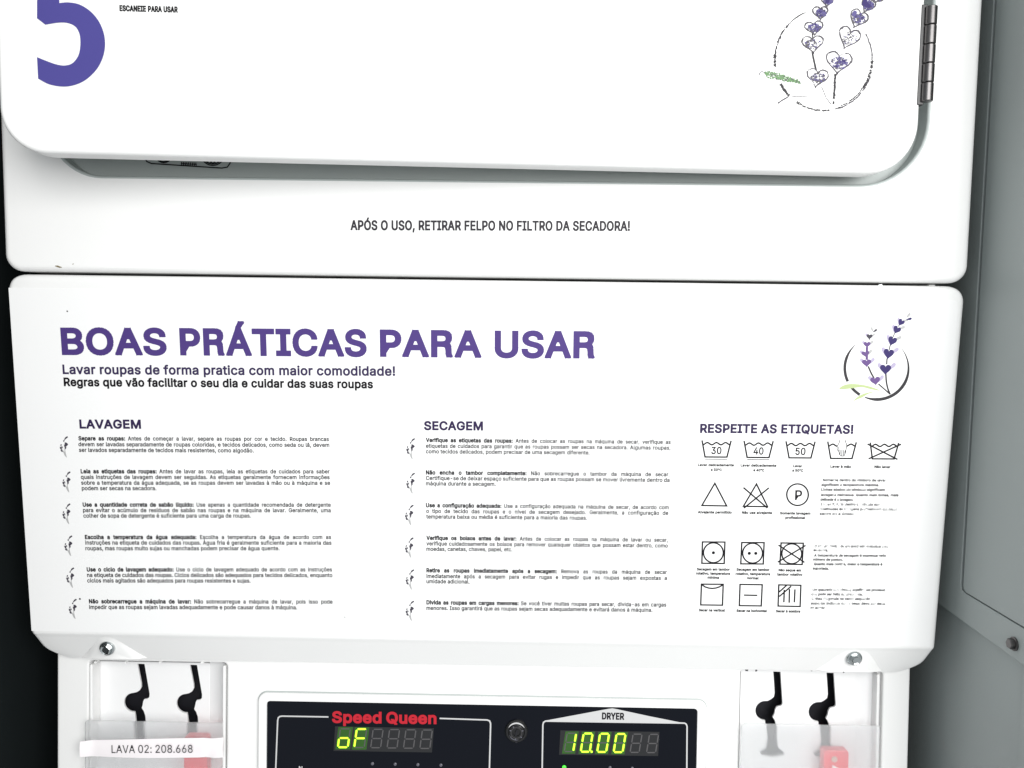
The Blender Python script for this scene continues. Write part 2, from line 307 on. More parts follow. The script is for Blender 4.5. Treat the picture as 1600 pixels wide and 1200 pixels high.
GLYPH_DATA = (
    'A480;16,0,201,509,276,509,463,0,395,0,287,302,232,478,245,478,191,302,85,0;110,142,110,199,370,199,370,142|B456;60,0,60,509,241,509,289,504,329,491,359,469,381,442,394,410,398,374,395,344,387,320,373,301,356,286,336,275,315,267,315,262,339,257,363,245,385,227,402,203,414,173,418,136,413,100,400,67,377,39,344,18,301,4,247,0;125,57,245,57,296,63,330,80,349,105,355,137,352,161,342,184,327,203,306,218,279,228,248,231,125,231;125,285,238,285,265,288,288,296,308,309,323,326,333,348,336,372,330,403,313,429,283,446,240,452,125,452|C510;267,-7,205,1,150,25,104,63,70,115,48,179,40,254,48,329,70,393,104,445,150,484,205,508,267,516,305,513,340,504,373,490,402,471,427,447,448,418,463,385,473,348,408,348,401,373,389,395,375,413,357,428,337,440,315,449,292,454,267,456,223,450,184,432,150,403,125,364,109,314,103,254,109,194,125,145,151,105,184,76,223,59,267,53,292,55,315,60,337,69,357,81,375,96,389,114,401,136,408,160,473,160,463,124,448,91,428,62,402,38,373,19,341,5,305,-4|D502;219,0,96,0,96,57,215,57,272,63,318,81,354,110,379,149,394,198,399,255,394,312,379,361,354,399,320,428,275,446,221,452,93,452,93,509,225,509,294,501,353,478,399,441,433,391,455,329,462,255,455,181,433,119,398,68,351,31,291,8;125,509,125,0,60,0,60,509|E419;60,0,60,509,372,509,372,452,125,452,125,286,355,286,355,229,125,229,125,57,375,57,375,0|F410;60,0,60,509,369,509,369,452,125,452,125,278,346,278,346,221,125,221,125,0|G520;269,-7,205,1,149,25,104,64,69,116,47,179,40,254,47,329,69,393,103,445,149,484,203,508,265,516,304,513,340,504,374,489,403,469,429,445,449,416,465,384,474,349,408,349,399,372,387,393,373,411,356,427,337,439,315,448,291,454,265,456,222,450,183,432,150,404,125,364,109,314,103,254,109,194,125,145,151,105,184,76,224,59,269,53,309,57,345,71,374,93,396,123,410,160,415,202,434,199,283,199,283,256,478,256,478,200,471,141,451,91,419,50,377,19,326,0|H517;60,0,60,509,125,509,125,289,392,289,392,509,457,509,457,0,392,0,392,232,125,232,125,0|I300;31,0,31,57,118,57,118,452,31,452,31,509,269,509,269,452,'
    '183,452,183,57,269,57,269,0|J396;185,-7,124,3,75,33,44,81,33,145,33,173,98,173,98,145,104,104,122,74,149,56,185,50,220,56,248,74,266,104,272,145,272,509,336,509,336,145,326,81,294,33,246,3|L393;60,0,60,509,125,509,125,57,361,57,361,0|M628;60,0,60,509,152,509,287,159,322,49,307,49,352,187,476,509,568,509,568,0,504,0,507,457,513,457,456,291,342,0,286,0,159,321,112,457,119,457,122,291,122,0|N523;60,0,60,509,136,509,363,151,388,107,414,55,405,54,399,157,399,509,463,509,463,0,387,0,177,331,108,452,119,454,125,291,125,0|O533;267,-7,205,1,150,25,105,63,70,115,48,179,40,254,48,329,70,393,105,445,150,484,205,508,267,516,329,508,384,484,429,445,464,393,486,329,493,254,486,179,464,115,429,63,384,25,329,1;267,53,310,59,349,76,383,105,408,144,425,194,430,254,425,314,408,365,383,404,349,433,310,450,267,456,223,450,184,433,151,404,125,364,109,314,103,254,109,194,125,144,151,105,184,76,223,59|P445;60,0,60,509,235,509,289,503,332,487,366,462,390,430,404,391,409,348,404,304,390,265,366,233,332,207,289,191,235,186,109,186,109,242,233,242,269,246,297,256,318,272,333,294,342,319,344,348,342,376,333,402,318,423,297,439,268,449,232,452,125,452,125,0|Q533;245,159,313,159,468,-48,401,-48;267,-7,205,1,150,25,105,63,70,115,48,179,40,254,48,329,70,393,105,445,150,484,205,508,267,516,329,508,384,484,429,445,464,393,486,329,493,254,486,179,464,115,429,63,384,25,329,1;267,53,310,59,349,76,383,105,408,144,425,194,430,254,425,314,408,365,383,404,349,433,310,450,267,456,223,450,184,433,151,404,125,364,109,314,103,254,109,194,125,144,151,105,184,76,223,59|R449;60,0,60,509,236,509,290,504,333,489,367,465,390,433,405,395,409,352,405,309,390,271,367,240,333,217,289,203,236,198,96,198,96,255,234,255,269,258,298,267,319,281,334,300,342,324,345,352,342,380,334,405,319,425,298,440,269,449,233,452,125,452,125,0;353,0,230,229,303,229,428,0|S447;224,-9,172,-4,128,9,91,31,64,60,46,96,38,137,104,137,110,110,123,88,142,71,166,59,194,52,224,49,257,52,286,60,311,74,329,92,341,114,346,139,342,161,332,179,316,193,296'
    ',205,245,222,184,239,128,260,86,289,60,326,52,372,58,413,75,448,102,476,138,498,180,511,227,516,275,511,316,498,351,476,377,449,394,415,401,378,337,378,326,412,302,437,267,453,225,459,194,456,167,448,145,435,129,418,118,398,115,376,119,352,131,334,148,319,169,308,212,293,312,264,359,238,379,220,395,198,405,171,408,139,403,99,386,64,360,34,323,11,278,-4|T449;32,452,32,509,417,509,417,452,257,452,257,0,193,0,193,452|U517;259,-8,203,-2,154,15,114,43,85,80,66,124,60,173,60,509,124,509,124,178,128,144,141,113,160,87,187,68,220,56,259,52,298,56,331,68,357,87,377,113,389,144,393,178,393,509,457,509,457,173,451,124,433,80,403,43,363,15,315,-2|V480;204,0,16,509,84,509,192,206,248,31,235,31,267,138,395,509,463,509,278,0|W686;155,0,16,509,82,509,187,94,197,40,189,40,211,145,306,509,380,509,486,94,497,40,488,40,510,145,603,509,670,509,530,0,455,0,351,391,336,475,350,475,335,395,318,323,230,0|X474;18,0,217,284,217,236,29,509,104,509,204,361,243,292,232,292,252,329,298,400,374,509,446,509,259,239,259,287,456,0,382,0,268,165,230,231,244,231,225,196,182,129,91,0|Y472;203,0,203,208,16,509,91,509,222,292,250,230,224,230,251,293,280,344,381,509,455,509,268,208,268,0|Z438;42,0,42,46,273,385,341,476,348,454,40,452,40,509,397,509,397,462,169,129,97,33,90,54,152,57,399,57,399,0|a389;160,-9,126,-5,94,5,68,22,48,45,35,73,30,108,34,138,43,161,58,179,78,193,100,203,125,211,252,230,265,235,273,243,276,257,273,279,267,297,256,311,240,322,220,329,196,331,171,329,149,322,132,313,118,301,107,288,100,274,41,291,57,322,79,346,104,364,133,375,163,382,194,384,239,379,263,372,286,360,306,343,322,320,333,290,337,251,337,0,277,0,277,52,272,52,252,25,236,12,215,1,190,-6;170,45,202,49,228,59,248,74,263,93,272,115,276,138,276,190,259,182,175,168,134,159,117,150,103,139,95,124,92,105,94,87,102,72,114,61,130,52,149,47|b424;229,-8,198,-5,172,4,153,17,138,31,118,59,112,59,112,0,53,0,53,509,114,509,114,319,118,319,137,346,152,360,171,373,197,381,229,384,274,378,313,361,345,332,370,293,385,245,390,189,385,133,370'
    ',84,346,45,313,16,274,-2;220,47,253,51,279,66,301,88,316,117,325,151,328,189,325,227,316,261,301,290,280,311,253,325,220,330,188,325,161,312,140,291,125,263,116,229,113,189,116,150,125,115,140,86,162,65,188,51|c396;207,-8,159,-2,117,16,82,46,56,85,40,133,34,187,40,243,56,291,82,330,117,360,159,378,207,384,234,383,260,377,284,368,305,356,324,341,340,322,353,301,362,277,303,262,290,289,270,311,242,325,207,330,173,325,145,310,124,287,108,258,99,224,96,187,99,151,108,117,124,89,145,66,173,51,207,46,243,52,271,66,292,89,304,117,363,102,354,78,341,56,325,37,306,21,285,9,261,-1,235,-6|d424;195,-8,151,-2,111,16,79,45,55,84,39,133,34,189,39,245,55,293,79,332,112,361,151,378,196,384,228,381,253,373,272,360,287,346,306,319,311,319,311,509,372,509,372,0,313,0,313,59,307,59,287,31,272,17,252,4,227,-5;205,47,236,51,263,65,284,86,299,115,309,150,312,189,309,229,300,263,284,291,263,312,237,325,205,330,172,325,145,311,124,290,108,261,99,227,96,189,99,151,109,117,124,88,145,66,172,51|e404;212,-8,161,-2,117,16,82,46,56,85,40,132,34,187,39,242,55,290,81,329,115,359,157,378,205,384,236,382,266,374,294,361,319,341,341,315,357,282,368,242,371,169,75,169,75,221,338,221,310,202,307,237,298,269,283,294,263,314,237,326,205,330,173,326,146,313,125,294,109,270,99,241,96,211,96,178,100,139,110,106,128,80,151,61,179,50,212,46,234,48,254,53,271,61,285,73,297,88,306,105,365,91,353,63,335,39,311,19,283,4,249,-5|f254;228,379,228,327,6,327,6,379;81,0,81,432,84,461,96,486,113,505,135,519,161,527,187,530,222,527,243,521,227,468,215,472,195,474,171,470,154,460,145,443,142,419,142,0|g425;207,-151,168,-148,134,-140,105,-127,82,-110,64,-91,51,-69,101,-41,122,-66,136,-78,154,-88,178,-95,207,-97,249,-92,282,-75,304,-47,311,-6,311,68,306,68,287,41,272,28,252,16,227,8,195,5,152,10,113,27,80,53,55,90,39,136,34,191,39,246,55,293,80,332,112,361,152,378,196,384,228,382,253,373,273,360,288,346,308,319,313,319,313,379,372,379,372,-9,367,-54,350,-90,324,-117,291,-136,251,-147;205,59,237,63,264,75,285,95,300,121,309,15'
    '4,312,193,309,231,300,264,285,291,264,312,237,325,205,330,172,325,145,312,124,290,109,262,99,229,96,193,99,155,109,123,124,96,145,76,172,63|h410;114,227,114,0,53,0,53,509,114,509,114,287,102,287,124,332,152,362,187,379,227,384,264,380,295,369,321,349,341,321,353,285,357,240,357,0,296,0,296,235,290,275,273,304,246,323,210,329,184,326,161,317,141,303,126,283,117,257|i167;53,0,53,379,114,379,114,0;84,443,67,446,54,455,44,468,41,483,44,499,54,512,67,521,84,524,100,521,114,512,123,499,126,483,123,468,114,455,100,446|j167;53,379,114,379,114,-30,111,-63,102,-90,86,-113,65,-129,37,-139,-10,-143,-10,-87,2,-87,25,-83,40,-72,50,-54,53,-29;83,443,67,446,53,455,44,468,41,483,44,499,53,512,67,521,83,524,100,521,114,512,123,499,126,483,123,468,114,455,100,446|l189;139,-2,101,3,74,20,58,47,53,84,53,509,114,509,115,77,120,62,130,54,146,52,170,54,181,3,162,-1|m610;53,0,53,379,112,379,112,295,108,295,118,323,132,346,151,363,172,376,195,384,219,386,257,380,287,361,309,331,321,295,312,295,322,321,337,343,357,361,381,375,407,383,437,386,468,383,497,372,522,354,541,328,553,296,557,255,557,0,496,0,496,254,490,289,473,313,447,326,419,330,395,328,374,320,358,307,345,290,338,270,335,247,335,0,274,0,274,260,269,288,253,311,229,326,199,330,178,328,158,320,140,307,126,289,117,266,114,238,114,0|n410;114,227,114,0,53,0,53,379,112,379,112,287,102,287,124,332,152,362,187,379,227,384,264,380,295,369,321,349,341,321,353,285,357,240,357,0,296,0,296,235,290,275,273,304,246,323,210,329,184,326,161,317,141,303,126,283,117,257|o415;207,-8,159,-2,117,16,82,46,56,85,40,133,34,187,40,243,56,291,82,330,117,360,159,378,207,384,256,378,299,360,333,330,359,291,376,243,381,187,376,133,359,85,333,46,299,16,256,-2;207,46,242,51,270,66,292,89,307,117,316,151,319,187,316,224,307,258,292,287,270,310,242,325,207,330,173,325,145,310,124,287,108,258,99,224,96,187,99,151,108,117,124,89,145,66,173,51|p424;53,-143,53,379,112,379,112,319,118,319,137,346,152,360,171,373,197,381,229,384,274,378,313,361,345,332,370,293,385,245,3'
    '90,189,385,133,370,84,346,45,313,16,274,-2,229,-8,198,-5,173,4,153,17,138,31,118,59,114,59,114,-143;220,47,253,51,279,66,301,88,316,117,325,151,328,189,325,227,316,261,301,290,280,311,253,325,220,330,188,325,161,312,140,291,125,263,116,229,113,189,116,150,125,115,140,86,162,65,188,51|q424;372,-143,311,-143,311,59,306,59,287,31,272,17,252,4,227,-5,195,-8,151,-2,111,16,79,45,55,84,39,133,34,189,39,245,55,293,79,332,112,361,151,378,196,384,228,381,253,373,272,360,287,346,307,319,313,319,313,379,372,379;205,47,236,51,263,65,284,86,299,115,309,150,312,189,309,229,300,263,284,291,263,312,237,325,205,330,172,325,145,311,124,290,108,261,99,227,96,189,99,151,109,117,124,88,145,66,172,51|r259;53,0,53,379,112,379,112,321,115,321,130,347,152,367,181,380,213,385,243,384,243,322,207,326,182,323,159,315,140,301,126,284,117,262,114,237,114,0|s365;182,-8,145,-5,112,3,84,18,62,38,45,63,36,94,94,107,105,79,124,60,150,49,181,45,217,50,244,62,262,81,268,103,265,121,254,136,237,147,212,155,149,170,104,186,72,208,53,237,47,274,51,305,65,332,87,354,115,370,149,381,187,384,223,381,254,372,279,358,299,339,314,316,324,290,268,277,258,298,243,316,219,328,187,333,156,329,131,317,114,299,109,277,112,258,124,243,144,232,172,223,229,209,275,194,306,171,325,142,331,107,326,75,312,47,290,24,260,6,223,-5|t227;204,379,204,327,6,327,6,379;65,471,126,471,126,98,128,76,136,61,150,53,170,50,202,54,213,2,192,-3,168,-4,125,2,92,21,72,52,65,93|u410;182,-5,146,-1,115,11,89,31,69,59,57,95,53,139,53,379,114,379,114,144,119,105,137,75,164,56,200,50,226,53,249,62,268,77,283,97,293,122,296,153,296,379,357,379,357,0,298,0,298,92,307,92,286,47,257,17,222,0|v389;163,0,17,379,84,379,165,155,206,21,184,21,224,155,305,379,371,379,226,0|w567;138,0,23,379,87,379,154,137,175,41,165,41,186,135,206,214,252,379,316,379,382,136,402,41,391,41,413,135,480,379,545,379,429,0,368,0,291,280,277,338,291,338,263,225,199,0|x379;21,0,171,218,171,171,29,379,100,379,207,206,175,206,233,306,282,379,352,379,209,169,209,214,358,0,287,0,231,8'
    '5,173,182,205,182,148,85,91,0|y389;47,-139,61,-86,88,-90,104,-89,118,-84,130,-74,141,-58,151,-36,163,-1,17,379,84,379,165,155,206,21,184,21,202,87,224,155,305,379,371,379,204,-58,191,-85,177,-107,159,-124,139,-136,117,-143,91,-145,65,-143|z380;42,0,42,46,254,320,254,323,48,323,48,379,333,379,333,331,126,60,126,56,339,56,339,0|0453;227,-7,174,1,130,24,95,62,69,113,53,178,48,254,53,330,69,395,95,447,130,484,174,508,227,516,279,508,323,484,358,447,384,395,400,330,405,254,400,178,384,113,359,62,323,24,279,1;227,50,261,56,290,74,313,103,330,144,340,194,344,254,340,314,330,365,313,405,290,435,261,453,227,460,192,453,163,435,140,405,123,365,113,314,109,254,113,194,123,144,140,103,163,74,192,56|1453;76,0,76,55,391,55,391,0;276,509,276,0,212,0,212,448,209,448,86,358,86,427,198,509|2453;64,0,64,47,282,282,299,305,311,327,318,348,320,371,317,397,308,419,293,436,273,449,250,457,224,460,196,457,172,447,153,433,139,413,130,390,127,362,66,362,71,405,86,442,111,473,143,496,182,511,225,516,268,511,306,497,337,474,361,445,376,411,381,372,378,345,371,318,357,290,336,259,267,180,153,60,153,57,389,57,389,0|3453;218,-7,173,-3,133,10,98,30,70,57,52,91,44,132,109,132,115,107,126,87,144,71,165,59,191,52,219,50,248,53,275,61,297,74,315,93,325,116,329,145,326,172,316,196,299,217,275,234,242,244,201,248,157,248,157,299,288,448,288,452,70,452,70,509,372,509,372,461,211,278,211,289,264,288,308,276,344,253,371,222,387,186,393,145,387,103,370,66,344,36,309,12,266,-2|4453;40,105,40,158,247,509,311,509,109,166,109,163,413,163,413,105;282,0,282,318,343,318,343,0|5453;221,-7,178,-2,140,11,108,32,83,60,66,93,60,130,122,130,127,108,138,89,154,73,173,60,196,52,221,50,250,53,276,64,298,82,314,104,324,131,328,162,324,193,314,221,297,244,275,262,248,273,218,277,192,275,167,268,145,258,128,246,67,253,96,509,366,509,366,452,151,452,134,301,155,315,178,325,203,331,229,334,263,330,294,321,321,306,345,285,364,260,379,231,388,199,391,163,385,117,369,76,343,41,309,15,268,-1|6453;226,-7,182,-1,142,15,109,40,84,74,6'
    '9,115,64,162,68,199,80,239,102,285,137,340,252,509,322,509,151,261,145,261,165,288,179,299,196,307,214,312,235,314,278,309,316,295,346,271,370,240,384,201,389,157,384,112,368,73,343,39,310,14,271,-2;226,48,254,52,279,63,299,79,314,101,324,128,327,157,324,187,314,213,299,235,279,251,254,262,226,265,198,262,174,252,153,235,138,214,128,188,125,158,128,128,138,102,153,79,174,63,198,52|7453;97,0,323,448,323,452,62,452,62,509,391,509,391,449,165,0|8453;226,-7,178,-2,136,11,101,33,74,62,57,96,52,135,55,166,65,195,81,220,101,241,125,256,153,265,153,267,119,282,93,308,76,342,70,380,75,417,90,450,114,477,146,498,184,511,226,516,269,511,306,498,337,477,361,450,377,417,382,380,376,342,359,308,333,282,300,267,300,265,327,256,351,241,372,220,387,195,397,166,401,135,395,96,378,62,352,33,317,11,275,-2;226,49,258,52,285,60,307,74,323,91,333,113,337,139,333,165,322,189,305,208,283,223,256,232,226,235,196,232,169,223,147,208,130,189,119,165,115,139,119,113,129,91,145,74,167,60,195,52;226,290,252,292,274,300,293,313,307,330,316,351,319,376,316,399,308,420,294,437,275,449,252,457,226,460,200,457,177,449,159,437,145,420,136,399,133,376,136,351,145,330,159,313,178,300,201,292|9453;226,516,271,510,310,494,343,468,368,434,384,393,389,347,385,309,373,270,350,224,315,168,200,0,130,0,301,248,307,248,299,234,287,221,273,210,257,202,238,196,218,195,175,199,137,214,106,237,83,269,68,307,64,352,69,397,85,436,110,469,143,494,182,510;226,460,199,457,174,446,154,429,138,407,129,381,125,352,129,322,138,295,154,274,174,257,199,247,226,243,254,247,279,257,299,273,314,295,324,321,327,350,324,381,314,407,299,429,279,446,254,457|.188;95,-4,78,-1,63,9,53,24,50,41,53,59,63,73,78,83,95,87,113,83,128,73,138,59,141,41,138,24,128,9,113,-1|,188;38,-119,68,71,137,71,84,-119|:188;95,-4,78,-1,63,9,53,24,50,41,53,59,63,73,78,83,95,87,113,83,128,73,138,59,141,41,138,24,128,9,113,-1;95,271,78,274,63,284,53,299,50,316,53,334,63,349,78,359,95,362,113,359,128,349,138,334,141,316,138,299,128,284,113,274|!196;67,160,63,509,'
    '132,509,128,160;98,-4,81,-1,66,9,56,24,52,41,56,58,66,73,81,83,98,86,116,83,130,73,140,58,143,41,140,24,130,9,116,-1|-453;337,244,337,188,114,188,114,244|°316;158,283,128,287,101,298,77,316,59,340,47,367,43,397,47,428,59,455,77,479,101,497,128,509,158,513,188,509,216,497,239,479,257,455,269,428,273,397,269,367,257,340,239,316,216,298,188,287;158,334,175,336,190,343,203,353,213,366,220,381,222,397,220,414,213,430,203,443,190,453,175,459,158,462,141,459,126,453,113,443,103,430,97,414,95,397,97,381,103,366,113,353,126,343,141,336|Á480;16,0,201,509,276,509,463,0,395,0,287,302,232,478,245,478,191,302,85,0;110,142,110,199,370,199,370,142;213,558,260,659,329,659,263,558|Ó533;267,-7,205,1,150,25,105,63,70,115,48,179,40,254,48,329,70,393,105,445,150,484,205,508,267,516,329,508,384,484,429,445,464,393,486,329,493,254,486,179,464,115,429,63,384,25,329,1;267,53,310,59,349,76,383,105,408,144,425,194,430,254,425,314,408,365,383,404,349,433,310,450,267,456,223,450,184,433,151,404,125,364,109,314,103,254,109,194,125,144,151,105,184,76,223,59;240,558,288,659,356,659,290,558|ã389;160,-9,126,-5,94,5,68,22,48,45,35,73,30,108,34,138,43,161,58,179,78,193,100,203,125,211,252,230,265,235,273,243,276,257,273,279,267,297,256,311,240,322,220,329,196,331,171,329,149,322,132,313,118,301,107,288,100,274,41,291,57,322,79,346,104,364,133,375,163,382,194,384,239,379,263,372,286,360,306,343,322,320,333,290,337,251,337,0,277,0,277,52,272,52,252,25,236,12,215,1,190,-6;170,45,202,49,228,59,248,74,263,93,272,115,276,138,276,190,259,182,175,168,134,159,117,150,103,139,95,124,92,105,94,87,102,72,114,61,130,52,149,47;234,446,209,450,166,470,151,475,143,472,138,466,133,448,90,448,94,476,104,498,121,513,145,518,170,514,210,494,227,490,235,491,240,496,247,517,288,517,284,488,273,466,256,451|á389;160,-9,126,-5,94,5,68,22,48,45,35,73,30,108,34,138,43,161,58,179,78,193,100,203,125,211,252,230,265,235,273,243,276,257,273,279,267,297,256,311,240,322,220,329,196,331,171,329,149,322,132,313,118,301,107,288,100,274,4'
    '1,291,57,322,79,346,104,364,133,375,163,382,194,384,239,379,263,372,286,360,306,343,322,320,333,290,337,251,337,0,277,0,277,52,272,52,252,25,236,12,215,1,190,-6;170,45,202,49,228,59,248,74,263,93,272,115,276,138,276,190,259,182,175,168,134,159,117,150,103,139,95,124,92,105,94,87,102,72,114,61,130,52,149,47;162,429,210,529,278,529,212,429|â389;160,-9,126,-5,94,5,68,22,48,45,35,73,30,108,34,138,43,161,58,179,78,193,100,203,125,211,252,230,265,235,273,243,276,257,273,279,267,297,256,311,240,322,220,329,196,331,171,329,149,322,132,313,118,301,107,288,100,274,41,291,57,322,79,346,104,364,133,375,163,382,194,384,239,379,263,372,286,360,306,343,322,320,333,290,337,251,337,0,277,0,277,52,272,52,252,25,236,12,215,1,190,-6;170,45,202,49,228,59,248,74,263,93,272,115,276,138,276,190,259,182,175,168,134,159,117,150,103,139,95,124,92,105,94,87,102,72,114,61,130,52,149,47;140,435,80,435,80,438,160,529,218,529,299,438,299,435,238,435,189,495|à389;160,-9,126,-5,94,5,68,22,48,45,35,73,30,108,34,138,43,161,58,179,78,193,100,203,125,211,252,230,265,235,273,243,276,257,273,279,267,297,256,311,240,322,220,329,196,331,171,329,149,322,132,313,118,301,107,288,100,274,41,291,57,322,79,346,104,364,133,375,163,382,194,384,239,379,263,372,286,360,306,343,322,320,333,290,337,251,337,0,277,0,277,52,272,52,252,25,236,12,215,1,190,-6;170,45,202,49,228,59,248,74,263,93,272,115,276,138,276,190,259,182,175,168,134,159,117,150,103,139,95,124,92,105,94,87,102,72,114,61,130,52,149,47;165,429,99,529,168,529,215,429|é404;212,-8,161,-2,117,16,82,46,56,85,40,132,34,187,39,242,55,290,81,329,115,359,157,378,205,384,236,382,266,374,294,361,319,341,341,315,357,282,368,242,371,169,75,169,75,221,338,221,310,202,307,237,298,269,283,294,263,314,237,326,205,330,173,326,146,313,125,294,109,270,99,241,96,211,96,178,100,139,110,106,128,80,151,61,179,50,212,46,234,48,254,53,271,61,285,73,297,88,306,105,365,91,353,63,335,39,311,19,283,4,249,-5;177,429,225,529,293,529,227,429|ê404;212,-8,161,-2,117,16,82,46,56,85,40,132,34'
    ',187,39,242,55,290,81,329,115,359,157,378,205,384,236,382,266,374,294,361,319,341,341,315,357,282,368,242,371,169,75,169,75,221,338,221,310,202,307,237,298,269,283,294,263,314,237,326,205,330,173,326,146,313,125,294,109,270,99,241,96,211,96,178,100,139,110,106,128,80,151,61,179,50,212,46,234,48,254,53,271,61,285,73,297,88,306,105,365,91,353,63,335,39,311,19,283,4,249,-5;155,435,95,435,95,438,175,529,233,529,313,438,313,435,252,435,204,495|í167;53,0,53,379,114,379,114,0;57,429,104,529,173,529,107,429|ó415;207,-8,159,-2,117,16,82,46,56,85,40,133,34,187,40,243,56,291,82,330,117,360,159,378,207,384,256,378,299,360,333,330,359,291,376,243,381,187,376,133,359,85,333,46,299,16,256,-2;207,46,242,51,270,66,292,89,307,117,316,151,319,187,316,224,307,258,292,287,270,310,242,325,207,330,173,325,145,310,124,287,108,258,99,224,96,187,99,151,108,117,124,89,145,66,173,51;181,429,228,529,297,529,231,429|ç396;207,-8,159,-2,117,16,82,46,56,85,40,133,34,187,40,243,56,291,82,330,117,360,159,378,207,384,234,383,260,377,284,368,305,356,324,341,340,322,353,301,362,277,303,262,290,289,270,311,242,325,207,330,173,325,145,310,124,287,108,258,99,224,96,187,99,151,108,117,124,89,145,66,173,51,207,46,243,52,271,66,292,89,304,117,363,102,354,78,341,56,325,37,306,21,285,9,261,-1,235,-6;169,-143,169,-107,226,-106,236,-102,241,-95,243,-84,241,-74,236,-67,226,-63,182,-62,192,16,224,16,224,-29,253,-34,273,-44,285,-61,289,-85,284,-111,270,-129,245,-139,210,-143|õ415;207,-8,159,-2,117,16,82,46,56,85,40,133,34,187,40,243,56,291,82,330,117,360,159,378,207,384,256,378,299,360,333,330,359,291,376,243,381,187,376,133,359,85,333,46,299,16,256,-2;207,46,242,51,270,66,292,89,307,117,316,151,319,187,316,224,307,258,292,287,270,310,242,325,207,330,173,325,145,310,124,287,108,258,99,224,96,187,99,151,108,117,124,89,145,66,173,51;252,446,227,450,185,470,169,475,161,472,156,466,151,448,108,448,112,476,123,498,139,513,163,518,188,514,228,494,245,490,253,491,258,496,265,517,306,517,302,488,291,466,274,451|ú410;182,-5,'
    '146,-1,115,11,89,31,69,59,57,95,53,139,53,379,114,379,114,144,119,105,137,75,164,56,200,50,226,53,249,62,268,77,283,97,293,122,296,153,296,379,357,379,357,0,298,0,298,92,307,92,286,47,257,17,222,0;178,429,226,529,294,529,228,429|Ú517;259,-8,203,-2,154,15,114,43,85,80,66,124,60,173,60,509,124,509,124,178,128,144,141,113,160,87,187,68,220,56,259,52,298,56,331,68,357,87,377,113,389,144,393,178,393,509,457,509,457,173,451,124,433,80,403,43,363,15,315,-2;232,558,280,659,348,659,282,558| 188;')
# ------------------------------------------------------------------ lettering: outlines of a plain sans-serif alphabet, capital height 509
GLYPHS = {}
def load_glyphs(s):
    for g in s.split('|'):
        ch = g[0]; body = g[1:].split(';')
        cs = []
        for c in body[1:]:
            if c:
                v = list(map(int, c.split(','))); cs.append(list(zip(v[::2], v[1::2])))
        GLYPHS[ch] = (int(body[0]), cs)
load_glyphs(GLYPH_DATA)
GLYPHS[' '] = (188, [])
